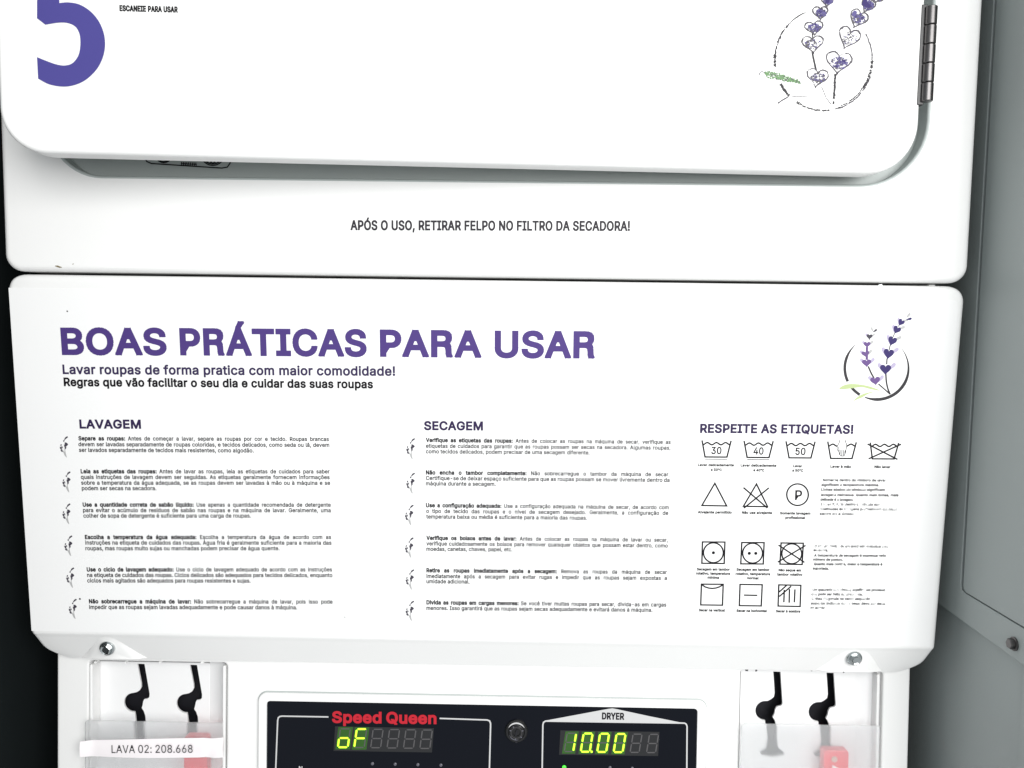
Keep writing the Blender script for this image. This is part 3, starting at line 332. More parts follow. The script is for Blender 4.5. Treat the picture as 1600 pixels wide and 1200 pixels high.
# a second R whose leg drops straight down, for the big title
GLYPHS['\u211d'] = (470, [[(60, 0), (60, 509), (252, 509), (318, 502), (365, 480), (394, 440), (402, 385), (395, 335), (372, 295), (335, 268), (368, 246), (386, 210), (392, 150), (396, 60), (402, 28), (414, 0), (345, 0), (335, 40), (331, 120), (322, 180), (298, 208), (250, 218), (125, 218), (125, 0)],
                           [(125, 278), (245, 278), (292, 286), (322, 308), (334, 345), (334, 378), (322, 416), (294, 440), (247, 449), (125, 449)]])
_tess = {}
def glyph(ch, sx, sy, off):
    """one letter as a flat sheet of triangles; a heavier weight strokes every outline and merges the result"""
    ratio = round(sx / sy / 0.04) * 0.04; o = round(off / sy, 0)
    key = (ch, round(ratio, 2), o)
    if key not in _tess:
        src = GLYPHS[ch][1]
        cs = [[(x * ratio / 100, y / 100) for x, y in c] for c in src]; o /= 100
        outs = [i for i in range(len(cs)) if area2(src[i]) < 0]; holes = [i for i in range(len(cs)) if area2(src[i]) > 0]
        def inside(p, c):
            r = False
            for i in range(len(c)):
                (x0, y0), (x1, y1) = c[i - 1], c[i]
                if (y0 > p[1]) != (y1 > p[1]) and p[0] < (x1 - x0) * (p[1] - y0) / (y1 - y0) + x0: r = not r
            return r
        used = {}
        for hh in holes:
            cand = [k for k in outs if inside(src[hh][0], src[k])]
            if cand: used.setdefault(min(cand, key=lambda k: abs(area2(src[k]))), []).append(hh)
        V = []; F = []
        def poly(ps): 
            n = len(V); V.extend(Vector(p) for p in ps); F.append(list(range(n, n + len(ps))))
        for k in outs:
            group = [cs[k]] + [cs[i] for i in used.get(k, [])]
            flat = [p for c in group for p in c]
            for t in tessellate_polygon([[Vector((x, y, 0)) for x, y in c] for c in group]):
                a, b_, c = (flat[i] for i in t); s = (b_[0] - a[0]) * (c[1] - a[1]) - (b_[1] - a[1]) * (c[0] - a[0])
                if abs(s) > 1e-7: poly([a, b_, c] if s > 0 else [a, c, b_])
        if o > 0:
            for c in cs:
                for i in range(len(c)):
                    (x0, y0), (x1, y1) = c[i - 1], c[i]; l = math.hypot(x1 - x0, y1 - y0)
                    if l < 1e-6: continue
                    ux, uy = (x1 - x0) / l * o, (y1 - y0) / l * o; e = min(1.0, l / o) if l < 2 * o else 1.0
                    e = 0.9 * e
                    poly([(x0 - ux * e + uy, y0 - uy * e - ux), (x1 + ux * e + uy, y1 + uy * e - ux), (x1 + ux * e - uy, y1 + uy * e + ux), (x0 - ux * e - uy, y0 - uy * e + ux)])
        if V and (o > 0 or len(outs) > 1):
            ov, oe, of, _, _, orig = delaunay_2d_cdt(V, [], F, 0, 1e-5)
            keep = []
            P = [tuple(v) for v in V]
            boxes = [(min(P[i][0] for i in f), max(P[i][0] for i in f), min(P[i][1] for i in f), max(P[i][1] for i in f), f) for f in F]
            for f in of:
                mx = sum(ov[i][0] for i in f) / 3; my = sum(ov[i][1] for i in f) / 3; hit = False
                for x0, x1, y0, y1, q in boxes:
                    if x0 < mx < x1 and y0 < my < y1 and all((P[q[k]][0] - P[q[k - 1]][0]) * (my - P[q[k - 1]][1]) - (P[q[k]][1] - P[q[k - 1]][1]) * (mx - P[q[k - 1]][0]) >= -1e-9 for k in range(len(q))):
                        hit = True; break
                if hit:
                    (ax, ay), (bx, by), (cx, cy) = (ov[i] for i in f)
                    keep.append(tuple(f) if (bx - ax) * (cy - ay) - (by - ay) * (cx - ax) > 0 else tuple(reversed(f)))
            _tess[key] = ([(p[0] * 100, p[1] * 100) for p in ov], keep)
        else: _tess[key] = ([(p[0] * 100, p[1] * 100) for p in V], [tuple(f) for f in F])
    pts, tris = _tess[key]; kx = sx / ratio if ratio else sx
    return [([(x * kx, y * sy) for x, y in pts], tris, 0)] if pts else []
TIGHT = 0.75
def text(mb, pl, runs, p0, p1, cap, h=0.00022, mi=0, justify=None, tight=TIGHT):
    """runs = [(string, boldness as a part of the capital height)], baseline from photo pixel p0 to p1, capital height in photo pixels.
    justify = fixed letter width factor (the rest goes into the word gaps); otherwise the letters stretch to the line."""
    a = pl.at(*p0); b = pl.at(*p1); t = pl.at(p0[0], p0[1] - cap)
    H = math.hypot(t[0] - a[0], t[1] - a[1]); L = math.hypot(b[0] - a[0], b[1] - a[1])
    du = ((b[0] - a[0]) / L, (b[1] - a[1]) / L); dv = (-du[1], du[0]); sy = H / 509
    seq = [(ch, w * H) for s, w in runs for ch in s]
    xs = lambda c, f: f(p[0] for k in GLYPHS[c][1] for p in k)
    lsb = xs(seq[0][0], min)
    nat = sum(GLYPHS[c][0] for c, w in seq[:-1]) + xs(seq[-1][0], max) - lsb; extra = sum(tight * w for c, w in seq[:-1]) + 2 * seq[-1][1]; nsp = sum(c == ' ' for c, w in seq)
    if justify is None: sx = (L - extra) / nat; gap = 0
    else: sx = justify * sy; gap = (L - extra - nat * sx) / max(nsp, 1)
    x = -lsb * sx
    for ch, w in seq:
        for flat, tr, k in glyph(ch, sx, sy, w):
            mb.add([pl.P(a[0] + du[0] * (x + w + px) + dv[0] * py, a[1] + du[1] * (x + w + px) + dv[1] * py, h + k * 1.5e-5) for px, py in flat], tr, mi)
        x += GLYPHS[ch][0] * sx + tight * w + (gap if ch == ' ' else 0)
    return sx / sy

def zoom(ox, oy, k): return lambda x, y: (ox + x / k, oy + y / k)

# ================================================================== THE STACKED MACHINE
mach = thing('laundry_machine', 'white stacked washer dryer with purple instruction sheet and black control display', 'laundry machine', (0, 0.0, -0.60))
HW = 0.3435
# ---- dryer front with the well the door closes into
well = rrect(-0.307, 0.0680, 0.3085, 0.66, (0.036, 0.044, 0.04, 0.04), 12)
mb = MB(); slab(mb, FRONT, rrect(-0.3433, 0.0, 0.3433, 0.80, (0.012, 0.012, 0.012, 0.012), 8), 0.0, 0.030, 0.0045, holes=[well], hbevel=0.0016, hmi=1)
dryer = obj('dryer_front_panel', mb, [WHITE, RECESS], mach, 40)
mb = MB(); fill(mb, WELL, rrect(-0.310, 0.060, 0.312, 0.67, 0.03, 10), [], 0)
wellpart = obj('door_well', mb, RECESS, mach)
# symbol sticker inside the well
z5 = zoom(0, 150, 3.2)
mb = MB()
pts = [WELL.at(*z5(x, y)) for x, y in ((725, 250), (725, 308), (735, 328), (758, 338), (1110, 361), (1138, 356), (1152, 335), (1155, 250))]
ribbon(mb, WELL, pts, 0.0009, 0.0004)
for cx, cy, r in ((820, 292, 42), (1065, 288, 60)):
    for rr in (r, r * 0.88):
        ribbon(mb, WELL, [WELL.at(*z5(cx + rr * math.cos(a * .3142), cy + rr * math.sin(a * .3142))) for a in range(20)], 0.0008, 0.0004, closed=True)
for k in range(-4, 5):
    for s in (1, -1):
        q = math.sqrt(max(0, 50 ** 2 - (k * 12) ** 2))
        ax, ay = k * 12 * .7071, k * 12 * .7071 * -s
        ribbon(mb, WELL, [WELL.at(*z5(1065 + ax - q * .7071, 288 + ay - s * q * .7071)), WELL.at(*z5(1065 + ax + q * .7071, 288 + ay + s * q * .7071))], 0.0006, 0.0004 + 1e-5 * (s + 2))
fl = [WELL.at(*z5(x, y)) for x, y in ((795, 300), (845, 300), (835, 325), (812, 322))]
mb.add([WELL.P(x, y, 0.0004) for x, y in fl], [(3, 2, 1, 0)])
for k in range(9):
    x = 908 + k * 9
    ribbon(mb, WELL, [WELL.at(*z5(x, 330 + k * .5)), WELL.at(*z5(x + 2, 345 + k * .5))], 0.0007, 0.0004)
ribbon(mb, WELL, [WELL.at(*z5(905, 338)), WELL.at(*z5(985, 343))], 0.0005, 0.00043)
obj('symbol_sticker', mb, I_BLACK, mach)
# warning line under the door
z3 = zoom(500, 320, 3.0769)
mb = MB(); text(mb, FRONT, [('APÓS O USO, RETIRAR FELPO NO FILTRO DA SECADORA!', 0.055)], z3(147, 120), z3(1490, 124), 14.2)
obj('warning_print', mb, I_GREYTX, dryer)
# little stains
for pts, w in (([(86, 415.5), (90, 416), (94, 417.5), (97, 417.6)], [.0003, .0011, .0009, .0002]), ([(113.5, 413), (115.5, 412)], [.0006, .0003])):
    mb = MB(); ribbon(mb, FRONT, [FRONT.at(*p) for p in pts], w, 0.0002); obj('stain', mb, I_STAIN, dryer)

# ---- dryer door, slightly ajar
mb = MB(); slab(mb, DOOR, rrect(0, 0, 0.5972, 0.58, (0.028, 0.034, 0.03, 0.03), 14), 0.0, 0.0155, 0.0032, seg=6)
door = obj('dryer_door', mb, WHITE, mach, 40)
mb = MB(); slab(mb, DOOR, rrect(0.055, 0.045, 0.55, 0.535, 0.03, 10), -0.0157, 0.016, 0.004)
obj('door_liner', mb, RECESS, door, 40)
z1 = zoom(0, 0, 4)
mb = MB()
def catmull(P, n=6, closed=False):
    out = []; N = len(P)
    for i in range(N if closed else N - 1):
        p0 = P[i - 1] if (i or closed) else P[0]; p1 = P[i]; p2 = P[(i + 1) % N]; p3 = P[(i + 2) % N] if (i + 2 < N or closed) else P[-1]
        for k in range(n):
            t = k / n
            out.append(tuple(0.5 * (2 * p1[j] + (p2[j] - p0[j]) * t + (2 * p0[j] - 5 * p1[j] + 4 * p2[j] - p3[j]) * t * t + (3 * p1[j] - p0[j] - 3 * p2[j] + p3[j]) * t ** 3) for j in (0, 1)))
    if not closed: out.append(P[-1])
    return out
outr = catmull([(372, 20), (430, 16), (500, 30), (570, 75), (625, 145), (655, 235), (652, 330), (615, 420), (550, 490), (480, 528), (400, 542), (310, 528), (240, 492)]) 
innr = catmull([(233, 358), (300, 385), (360, 405), (410, 410), (455, 395), (490, 350), (503, 290), (500, 220), (475, 170), (430, 146), (370, 142), (285, 155)])
five = outr + innr + [(233, 115), (236, -480), (600, -480), (600, -350), (372, -350)]
five = [DOOR.at(*z1(x, y)) for x, y in five]
if area2(five) < 0: five = five[::-1]
fill(mb, DOOR, five, [], 0.0003)
obj('number_print', mb, I_FIVE, door)
mb = MB(); text(mb, DOOR, [('ESCANEIE PARA USAR', 0.075)], z1(748, 68), z1(1112, 77), 8.3)
obj('scan_text_print', mb, I_BLACK, door)

# lavender emblem helpers: hearts drawn in photo-zoom units, laid on a plane
def heart(cx, cy, w, hgt, ang, n=28):
    out = []
    for k in range(n):
        t = 6.28318 * k / n
        x = 16 * math.sin(t) ** 3 / 17.0; y = -(13 * math.cos(t) - 5 * math.cos(2 * t) - 2 * math.cos(3 * t) - math.cos(4 * t)) / 15.0
        x *= w / 2; y = y * hgt / 2
        c, s = math.cos(rad(ang)), math.sin(rad(ang)); out.append((cx + c * x - s * y, cy + s * x + c * y))
    return out
def drop(cx, cy, l, w, ang, n=16):
    out = []
    for k in range(n):
        t = 6.28318 * k / n; x = l / 2 * math.cos(t); y = w / 2 * math.sin(t) * (0.55 + 0.45 * math.cos(t))
        c, s = math.cos(rad(ang)), math.sin(rad(ang)); out.append((cx + c * x - s * y, cy + s * x + c * y))
    return out
def patch(mb, pl, z, pts, h, mi):
    q = [pl.at(*z(x, y)) for x, y in pts]
    if area2(q) < 0: q = q[::-1]
    fill(mb, pl, q, [], h, mi)
def line(mb, pl, z, pts, w, h, mi=0, closed=False):
    ribbon(mb, pl, [pl.at(*z(x, y)) for x, y in pts], w, h, closed, mi)
# ---- worn emblem on the door
z6 = zoom(1180, 0, 6.668)
mb = MB(); MM = [I_SCRG, I_SCRIB, I_NAVY, I_GREEN, I_STEM]
def broken(pts, w, h, mi, keep=0.7, jit=2.0, run=3):
    i = 0
    while i < len(pts) - 1:
        k = random.randint(1, run)
        if random.random() < keep:
            seg = [(x + random.uniform(-jit, jit), y + random.uniform(-jit, jit)) for x, y in pts[i:i + k + 1]]
            if len(seg) > 1: line(mb, DOOR, z6, seg, [1.45 * w * random.uniform(.6, 1.3) for _ in seg], h + random.uniform(0, 4e-5), mi)
        i += k
def arc(cx, cy, rx, ry, a0, a1, n): return [(cx + rx * math.cos(rad(a0 + (a1 - a0) * k / n)), cy + ry * math.sin(rad(a0 + (a1 - a0) * k / n))) for k in range(n + 1)]
CC = (712, 622, 507, 530)
line(mb, DOOR, z6, arc(*CC, 250, 226, 10), [.0001, .0003, .0006, .0007, .0008, .0008, .0008, .0007, .0006, .0005, .0003], 0.0003, 4)
broken(arc(*CC, 226, 172, 30), 0.0006, 0.0003, 4, 0.75, 4, 2)
broken(arc(*CC, 186, 172, 12), 0.0012, 0.0003, 4, 0.9, 5, 2)
broken(arc(*CC, 226, 188, 16), 0.0004, 0.0003, 0, 0.8, 10, 2)
broken(arc(*CC, 152, 135, 9), 0.0011, 0.0003, 4, 0.85, 4, 2)
broken(arc(*CC, 124, 118, 4), 0.0014, 0.0003, 4, 1, 4, 2)
broken(arc(*CC, 118, 70, 30), 0.0006, 0.0003, 4, 0.7, 4, 2)
broken(arc(712, 622, 495, 518, 72, 20, 34), 0.0005, 0.0003, 4, 0.8, 5, 2)
broken(arc(712, 622, 512, 535, 72, 15, 40), 0.0006, 0.0003, 0, 0.8, 5, 2)
broken(arc(712, 622, 503, 526, 35, 0, 30), 0.0012, 0.0003, 4, 0.8, 6, 1)
broken(arc(*CC, 0, -32, 18), 0.0005, 0.0003, 0, 0.8, 4, 3)
line(mb, DOOR, z6, arc(712, 622, 507, 530, -2, -22, 8), [.0001, .0002, .0003, .0005, .0007, .0006, .0005, .0003, .0001], 0.00036, 0)
hearts = [(750, 10, 135, 110, 5, .5), (678, 128, 170, 145, -2, .55), (612, 285, 205, 150, -6, .4), (598, 450, 240, 185, -4, .2), (645, 800, 240, 200, 10, .3),
          (870, 640, 285, 240, 8, .45), (975, 385, 240, 240, 22, .12), (1075, 190, 200, 205, 26, .4), (1175, 50, 160, 160, 28, .75), (1275, -25, 130, 110, 35, .2)]
for hx, hy, hw, hh, an, dens in hearts:
    P = heart(hx, hy, hw, hh, an, 30)
    broken(P + P[:1], 0.00055, 0.0003, 0, 0.92, 3, 4); broken([(hx + (x - hx) * .94, hy + (y - hy) * .94) for x, y in P], 0.0004, 0.0003, 0, 0.6, 4, 3)
    for _ in range(int(230 * dens) + 40):
        t = random.random() * 6.28; r = random.random() ** .5 * .72
        x = hx + hw / 2 * r * math.cos(t) * .9; y = hy + hh * .05 + hh / 2 * r * math.sin(t) * .75; l = random.uniform(5, 24); a = random.uniform(-1, 1.2)
        ww = random.uniform(.0004, .0007) * (1 + (random.random() < dens * .35) * 2.2)
        line(mb, DOOR, z6, [(x, y), (x + l * math.cos(a), y + l * math.sin(a))], [ww, ww * .5], 0.00035 + random.uniform(0, 5e-5), random.choice((0, 1, 1, 2) if dens > .3 else (0, 0, 1)))
patch(mb, DOOR, z6, [(1130, -20), (1105, 50), (1140, 75), (1180, 80), (1205, 60), (1160, 20), (1180, -20)], 0.00042, 2)
patch(mb, DOOR, z6, [(1015, 125), (1000, 155), (1020, 180), (1050, 160), (1060, 125), (1035, 110)], 0.00042, 1)
patch(mb, DOOR, z6, [(725, -10), (735, 30), (765, 35), (775, -5)], 0.00042, 2)
broken([(595, 350), (600, 400)], .0006, .0003, 4, 1, 2); broken([(594, 540), (605, 600), (618, 660), (634, 735)], .0008, .0003, 4, 1, 2)
broken([(835, 770)] + [(835 - k * 1.6, 770 + k * 26) for k in range(1, 13)], .0010, .0003, 4, 0.95, 3, 1)
broken([(690, 905), (715, 960), (740, 1020), (790, 1090)], .0003, .0003, 0, 0.8, 2); broken([(700, 85), (675, 130)], .0008, .0003, 4, 1, 2)
for _ in range(320):
    t = random.random(); x = 95 + 370 * t; y = 765 + 95 * t + random.uniform(-45, 45) * (1 - t * .75) * min(1, t * 6 + .3); l = random.uniform(8, 26)
    line(mb, DOOR, z6, [(x, y), (x + l * .5, y + l * random.uniform(-1, .6))], random.uniform(.0004, .0007), 0.0003 + random.uniform(0, 6e-5), 3 if random.random() < .85 else 0)
broken(arc(75, 775, 32, 28, 90, 330, 10), .0003, .0003, 0, .8, 3)
broken([(350, 1010), (310, 1030), (270, 1050), (235, 1080), (270, 1075)], .0006, .0003, 0, .9, 4); broken([(370, 1010), (430, 1000), (540, 1005)], .0003, .0003, 0, .7, 2)
for _ in range(240):
    x = random.uniform(-20, 560); y = random.uniform(-20, 380) * random.random() ; line(mb, DOOR, z6, [(x, y), (x + 4, y + 3)], .0003, .0003, 5)
obj('emblem_print', mb, MM + [I_PALEG], door)

# ---- hinge of five knuckles on the right side of the door
z2 = zoom(1400, 0, 3)
HP = Plane((0, -0.024, 0), (1, 0, 0), (0, -1, 0))
hin = None
xa, za = HP.at(1457.0, 8); xb, zb = HP.at(1451.5, 158)
mb = MB(); leaf = [(xa - 0.0062, zb - 0.002), (xa - 0.002, zb - 0.002), (xa - 0.002, za + 0.001), (xa - 0.0062, za + 0.001)]
slab(mb, HP, leaf, -0.0015, 0.022, 0.0004)
hinge = obj('door_hinge', mb, BLACKPL, mach)
for k in range(5):
    z0 = zb + (za - zb) * k / 5; z1_ = zb + (za - zb) * (k + 1) / 5 - 0.0004
    mb = MB(); n = 20; r = 0.0040
    prof = [(r - .0004, z0), (r, z0 + .0004), (r, z1_ - .0004), (r - .0004, z1_)]
    for (r0, a0), (r1, a1) in zip(prof, prof[1:]):
        vs = [Vector((xa + r0 * math.cos(6.28318 * i / n), -0.0225 + r0 * math.sin(6.28318 * i / n), a0)) for i in range(n)] + [Vector((xa + r1 * math.cos(6.28318 * i / n), -0.0225 + r1 * math.sin(6.28318 * i / n), a1)) for i in range(n)]
        mb.add(vs, [(i, (i + 1) % n, n + (i + 1) % n, n + i) for i in range(n)])
    mb.add([(xa + (r - .0004) * math.cos(6.28318 * i / n), -0.0225 + (r - .0004) * math.sin(6.28318 * i / n), z0) for i in range(n)], [tuple(reversed(range(n)))])
    mb.add([(xa + (r - .0004) * math.cos(6.28318 * i / n), -0.0225 + (r - .0004) * math.sin(6.28318 * i / n), z1_) for i in range(n)], [tuple(range(n))])
    obj('knuckle', mb, HINGE, hinge, 50)

# ---- cabinet body behind the front sheets (dark, seen through the gaps)
mb = MB()
def box(mb, x0, x1, y0, y1, z0, z1, mi=0):
    vs = [(x, y, z) for z in (z0, z1) for y in (y0, y1) for x in (x0, x1)]
    mb.add(vs, [(0, 1, 5, 4), (1, 3, 7, 5), (3, 2, 6, 7), (2, 0, 4, 6), (4, 5, 7, 6), (0, 2, 3, 1)], mi)
box(mb, -0.338, 0.338, 0.0325, 0.62, 0.004, 0.79)
box(mb, -0.318, 0.318, 0.062, 0.62, -0.60, -0.004)
obj('cabinet_body', mb, BLACK, mach)
for a_ in ((0.3215, 0.326, 0.012, 0.028, -0.0018, -0.0008), (0.2885, 0.2912, 0.019, 0.028, -0.0030, -0.0008)):
    mb = MB(); box(mb, *a_); obj('panel_clip', mb, WHITE if a_[0] > .3 else CHROME, mach)

# ---- instruction panel: flat sheet, folded back along its lower edge
foldv = -0.2735
zt = -0.0022
mb = MB()
R = 0.0115; sgm = 8; BV = 0.0045
top = rrect(-HW, foldv, HW, zt, (0, 0, R, R), sgm)
# panel outline continues round the folded strip: build one grid of cross-sections from the top edge over the fold
def sheet(mb, rows):                                            # rows of equal length, each a list of points
    n = len(rows[0]); vs = [p for r in rows for p in r]
    fs = [(i * n + j, (i + 1) * n + j, (i + 1) * n + j + 1, i * n + j + 1) for i in range(len(rows) - 1) for j in range(n - 1)]
    mb.add(vs, fs)
# profile in (v, h): flat face, soft fold, chamfer going back to z -0.296
prof = [(foldv + 0.006, 0.0), (foldv + 0.0022, 0.0), (foldv + 0.0009, -0.0001), (foldv - 0.0003, -0.0005), (foldv - 0.0016, -0.0014)]
ch_end = (-0.2990, -0.0135)
def half_width(v):
    if v > foldv: return HW
    t = (foldv - v) / (foldv - ch_end[0])
    return HW - 0.0055 * t
NB = 6
def row(v, h, hw, inset=0.0, nseg=46):
    xs = [-hw + 2 * hw * k / nseg for k in range(nseg + 1)]
    return xs
faces = []
rows = []
def rowpts(v, h, hw):
    out = []
    for k in range(NB + 1):                                     # left rim rolls back
        a = rad(90 * (1 - k / NB)); out.append(PANEL.P(-hw + BV * (1 - math.sin(a)), v, h - BV * (1 - math.cos(a))))
    out.insert(0, PANEL.P(-hw, v, h - 0.026))
    for k in range(1, 48): out.append(PANEL.P(-hw + BV + (2 * hw - 2 * BV) * k / 48, v, h))
    for k in range(NB + 1):
        a = rad(90 * k / NB); out.append(PANEL.P(hw - BV * (1 - math.sin(a)), v, h - BV * (1 - math.cos(a))))
    out.append(PANEL.P(hw, v, h - 0.026))
    return out
# top rim with rounded corners
for k in range(0, 9):                                           # top corners: width shrinks following the corner circle
    a = rad(90 - 90 * k / 8); v = zt - R + R * math.sin(a) ; hw = HW - R + R * math.cos(a)
    hh = 0.0
    if k == 0: rows.append(rowpts(v, -0.028, hw))
    # roll the top edge as well
    d = (zt - v)
    if d < BV: hh = -(BV - math.sqrt(max(0, BV * BV - (BV - d) ** 2)))
    rows.append(rowpts(v, hh, hw))
rows.append(rowpts(zt - R - 0.004, 0, HW))
for v, h in prof: rows.append(rowpts(v, h, half_width(v)))
N = 10
boss_rows = []
scr = [FASC.at(171, 1010)[0], FASC.at(1332.5, 1026)[0]]
cosT = math.cos(TILT)
for k in range(1, N + 1):
    t = k / N; v = prof[-1][0] + (ch_end[0] - prof[-1][0]) * t; h = prof[-1][1] + (ch_end[1] - prof[-1][1]) * t
    rr = rowpts(v, h, half_width(v) - 0.013 * max(0, (t - .45) / .55) ** 2.2)
    rows.append(rr)
last = rows[-1]
rows.append([p + Vector((0, 0.012, 0.0)) for p in last])
sheet(mb, rows)
panel = obj('instruction_panel', mb, WHITE, mach, 38)
# pressed screw seats: a small flat ledge standing out of the sloping strip
CH = Plane(PANEL.P(0, prof[-1][0], prof[-1][1]), (1, 0, 0), (PANEL.P(0, ch_end[0], ch_end[1]) - PANEL.P(0, prof[-1][0], prof[-1][1])).cross(Vector((1, 0, 0))))
if CH.n.y > 0: CH = Plane(CH.O, (1, 0, 0), -CH.n)
Lc = (PANEL.P(0, ch_end[0], ch_end[1]) - CH.O).length
for sx_, (px, py) in zip(scr, ((171, 1010), (1332.5, 1026))):
    cx, cy = CH.at(px, py)
    mb = MB()
    # front ledge outline (rounded triangle seen from the front), lifted forward; skirt blends into the strip
    base = [(cx - 0.025, -Lc + 0.0006), (cx - 0.010, cy + 0.0035), (cx - 0.003, -0.0012), (cx + 0.004, -0.0012), (cx + 0.012, cy + 0.0035), (cx + 0.026, -Lc + 0.0006)]
    base = catmull(base, 5)
    topf = [(cx + (x - cx) * 0.62, cy - 0.0055 + (y - (cy - 0.0055)) * (0.80 if y > cy - 0.0055 else 1.0)) for x, y in base]
    up_ = lambda x, y, f: CH.P(x, y, 0.0001) + Vector((0, -f * 0.36 * 0.0130 * max(0, -0.0012 - y) / Lc, 0))
    n = len(base)
    topf = [(x, max(y, -Lc + 0.0022)) for x, y in topf]; base = [(x, max(y, -Lc + 0.0016)) for x, y in base]
    mid = [((a[0] + b[0]) / 2, (a[1] + b[1]) / 2) for a, b in zip(base, topf)]
    vs = [up_(x, y, 0) for x, y in base] + [up_(x, y, .6) for x, y in mid] + [up_(x, y, 1) for x, y in topf]
    fs = [(i + 1, i, n + i, n + i + 1) for i in range(n - 1)] + [(n + i + 1, n + i, 2 * n + i, 2 * n + i + 1) for i in range(n - 1)]
    cpt = len(vs); vs.append(up_(cx, cy - 0.004, 1))
    fs += [(2 * n + i + 1, 2 * n + i, cpt) for i in range(n - 1)] + [(2 * n, 3 * n - 1, cpt)]
    mb.add(vs, [tuple(reversed(f)) for f in fs])
    obj('screw_seat', mb, WHITE, panel, 60)
    SP = Plane(up_(cx, cy, 1) + Vector((0, -0.0016, 0)), (1, 0, 0), (0, -1, -0.12))
    mb = MB()
    lathe(mb, SP, (0, 0), [(0.0056, -0.003), (0.0058, 0.0004), (0.0054, 0.0009), (0.0046, 0.0011)])
    hx = [(0.0042 * math.cos(rad(60 * k + 12)), 0.0042 * math.sin(rad(60 * k + 12))) for k in range(6)]
    hx2 = [(x * .86, y * .86) for x, y in hx]
    wall(mb, SP, hx, 0.0010, 0.0030); wall(mb, SP, hx, 0.0030, 0.0036, c1=hx2)
    dish = [(x * .6, y * .6) for x, y in hx]
    wall(mb, SP, hx2, 0.0036, 0.0031, c1=dish); mb.add([SP.P(x, y, 0.0031) for x, y in dish], [tuple(range(6))])
    obj('screw', mb, CHROME, mach, 30, label='zinc hex screw in the ' + ('left' if px < 800 else 'right') + ' seat of the panel')

# ---- vinyl instruction sheet stuck on the panel; everything printed on it is its own sub-part
a = PANEL.at(13.5, 449.5)
mb = MB(); slab(mb, PANEL, rrect(a[0], foldv + 0.0022, HW - 0.0052, a[1], (0.0005, 0.0005, 0.004, 0.0005), 3), 0.00022, 0.00022, 0.00006, seg=2, back=False)
decal = obj('instruction_sheet', mb, VINYL, mach)
DH = 0.00036
def say(name, mat, runs, p0, p1, cap, parent=decal, pl=PANEL, justify=None, h=DH):
    mb = MB(); text(mb, pl, runs, p0, p1, cap, h=h, justify=justify); return obj(name, mb, mat, parent)
z8 = zoom(80, 490, 2.857)
z9 = zoom(560, 490, 4)
TB = 0.060
mb = MB()
text(mb, PANEL, [('BOAS', TB)], (97.2, 552.4), (261, 553.0), 38.2, h=DH)
text(mb, PANEL, [('P\u211dÁTICAS', TB)], (282, 553.0), (573, 555.2), 38.2, h=DH)
text(mb, PANEL, [('PA\u211dA', TB)], (594, 555.2), (752, 556.8), 38.2, h=DH)
text(mb, PANEL, [('USA\u211d', TB)], (773, 557.0), (929, 558.0), 38.2, h=DH)
obj('title_print', mb, I_PURPLE, decal)
say('subtitle_print', I_DARKP, [('Lavar roupas de forma pratica com maior comodidade!', 0.052)], z8(53, 268), z8(1536, 276), 13.6)
say('subtitle_print', I_BLACK, [('Regras que vão facilitar o seu dia e cuidar das suas roupas', 0.058)], z8(58, 322), z8(1437, 332), 12.2)
zl = zoom(80, 640, 3.478); zm = zoom(80, 810, 3.478); zr = zoom(620, 640, 3.5556); zs = zoom(620, 810, 3.5556)
say('heading_print', I_HEAD, [('LAVAGEM', 0.066)], zl(156, 100), zl(490, 101), 12.6)
say('heading_print', I_HEAD, [('SECAGEM', 0.066)], zr(152, 111), zr(479, 113), 12.6)
zA = zoom(1070, 640, 4.4444); zB = zoom(1070, 820, 4.4444)
say('heading_print', I_HEAD, [('RESPEITE AS ETIQUETAS!', 0.066)], zA(105, 158), zA(1168, 165), 12.8)
BD = 0.072; RG = 0.040
def para(z, lines):
    mb = MB()
    x0, x1, y0, y1, s = lines[-1]
    k = None
    t = MB(); k = text(t, PANEL, [(s, RG)], z(x0, y0), z(x1, y1), 6.0, h=DH)
    for i, (x0, x1, y0, y1, s) in enumerate(lines):
        if '*' in s: b, r = s.split('*'); runs = [(b, BD), (r, RG)]
        else: runs = [(s, RG)]
        text(mb, PANEL, runs, z(x0, y0), z(x1, y1), 6.0, h=DH, justify=None if i == len(lines) - 1 else min(k, 1.5) * (0.97 if '*' in s else 1))
    obj('paragraph_print', mb, I_BLACKT, decal)
I_BLACKT = ink('paragraph_ink', 34, 32, 38)
para(zl, [(150, 1510, 166, 170, 'Separe as roupas:* Antes de começar a lavar, separe as roupas por cor e tecido. Roupas brancas'),
          (150, 1512, 198, 202, 'devem ser lavadas separadamente de roupas coloridas, e tecidos delicados, como seda ou lã, devem'),
          (153, 1102, 229, 232, 'ser lavados separadamente de tecidos mais resistentes, como algodão.')])
para(zl, [(162, 1514, 345, 346, 'Leia as etiquetas das roupas:* Antes de lavar as roupas, leia as etiquetas de cuidados para saber'),
          (163, 1514, 376, 377, 'quais instruções de lavagem devem ser seguidas. As etiquetas geralmente fornecem informações'),
          (165, 1517, 407, 408, 'sobre a temperatura da água adequada, se as roupas devem ser lavadas à mão ou à máquina e se'),
          (168, 573, 437, 437, 'podem ser secas na secadora.')])
para(zl, [(173, 1520, 526, 527, 'Use a quantidade correta de sabão líquido:* Use apenas a quantidade recomendada de detergente'),
          (175, 1520, 556, 557, 'para evitar o acúmulo de resíduos de sabão nas roupas e na máquina de lavar. Geralmente, uma'),
          (177, 1087, 586, 586, 'colher de sopa de detergente é suficiente para uma carga de roupas.')])
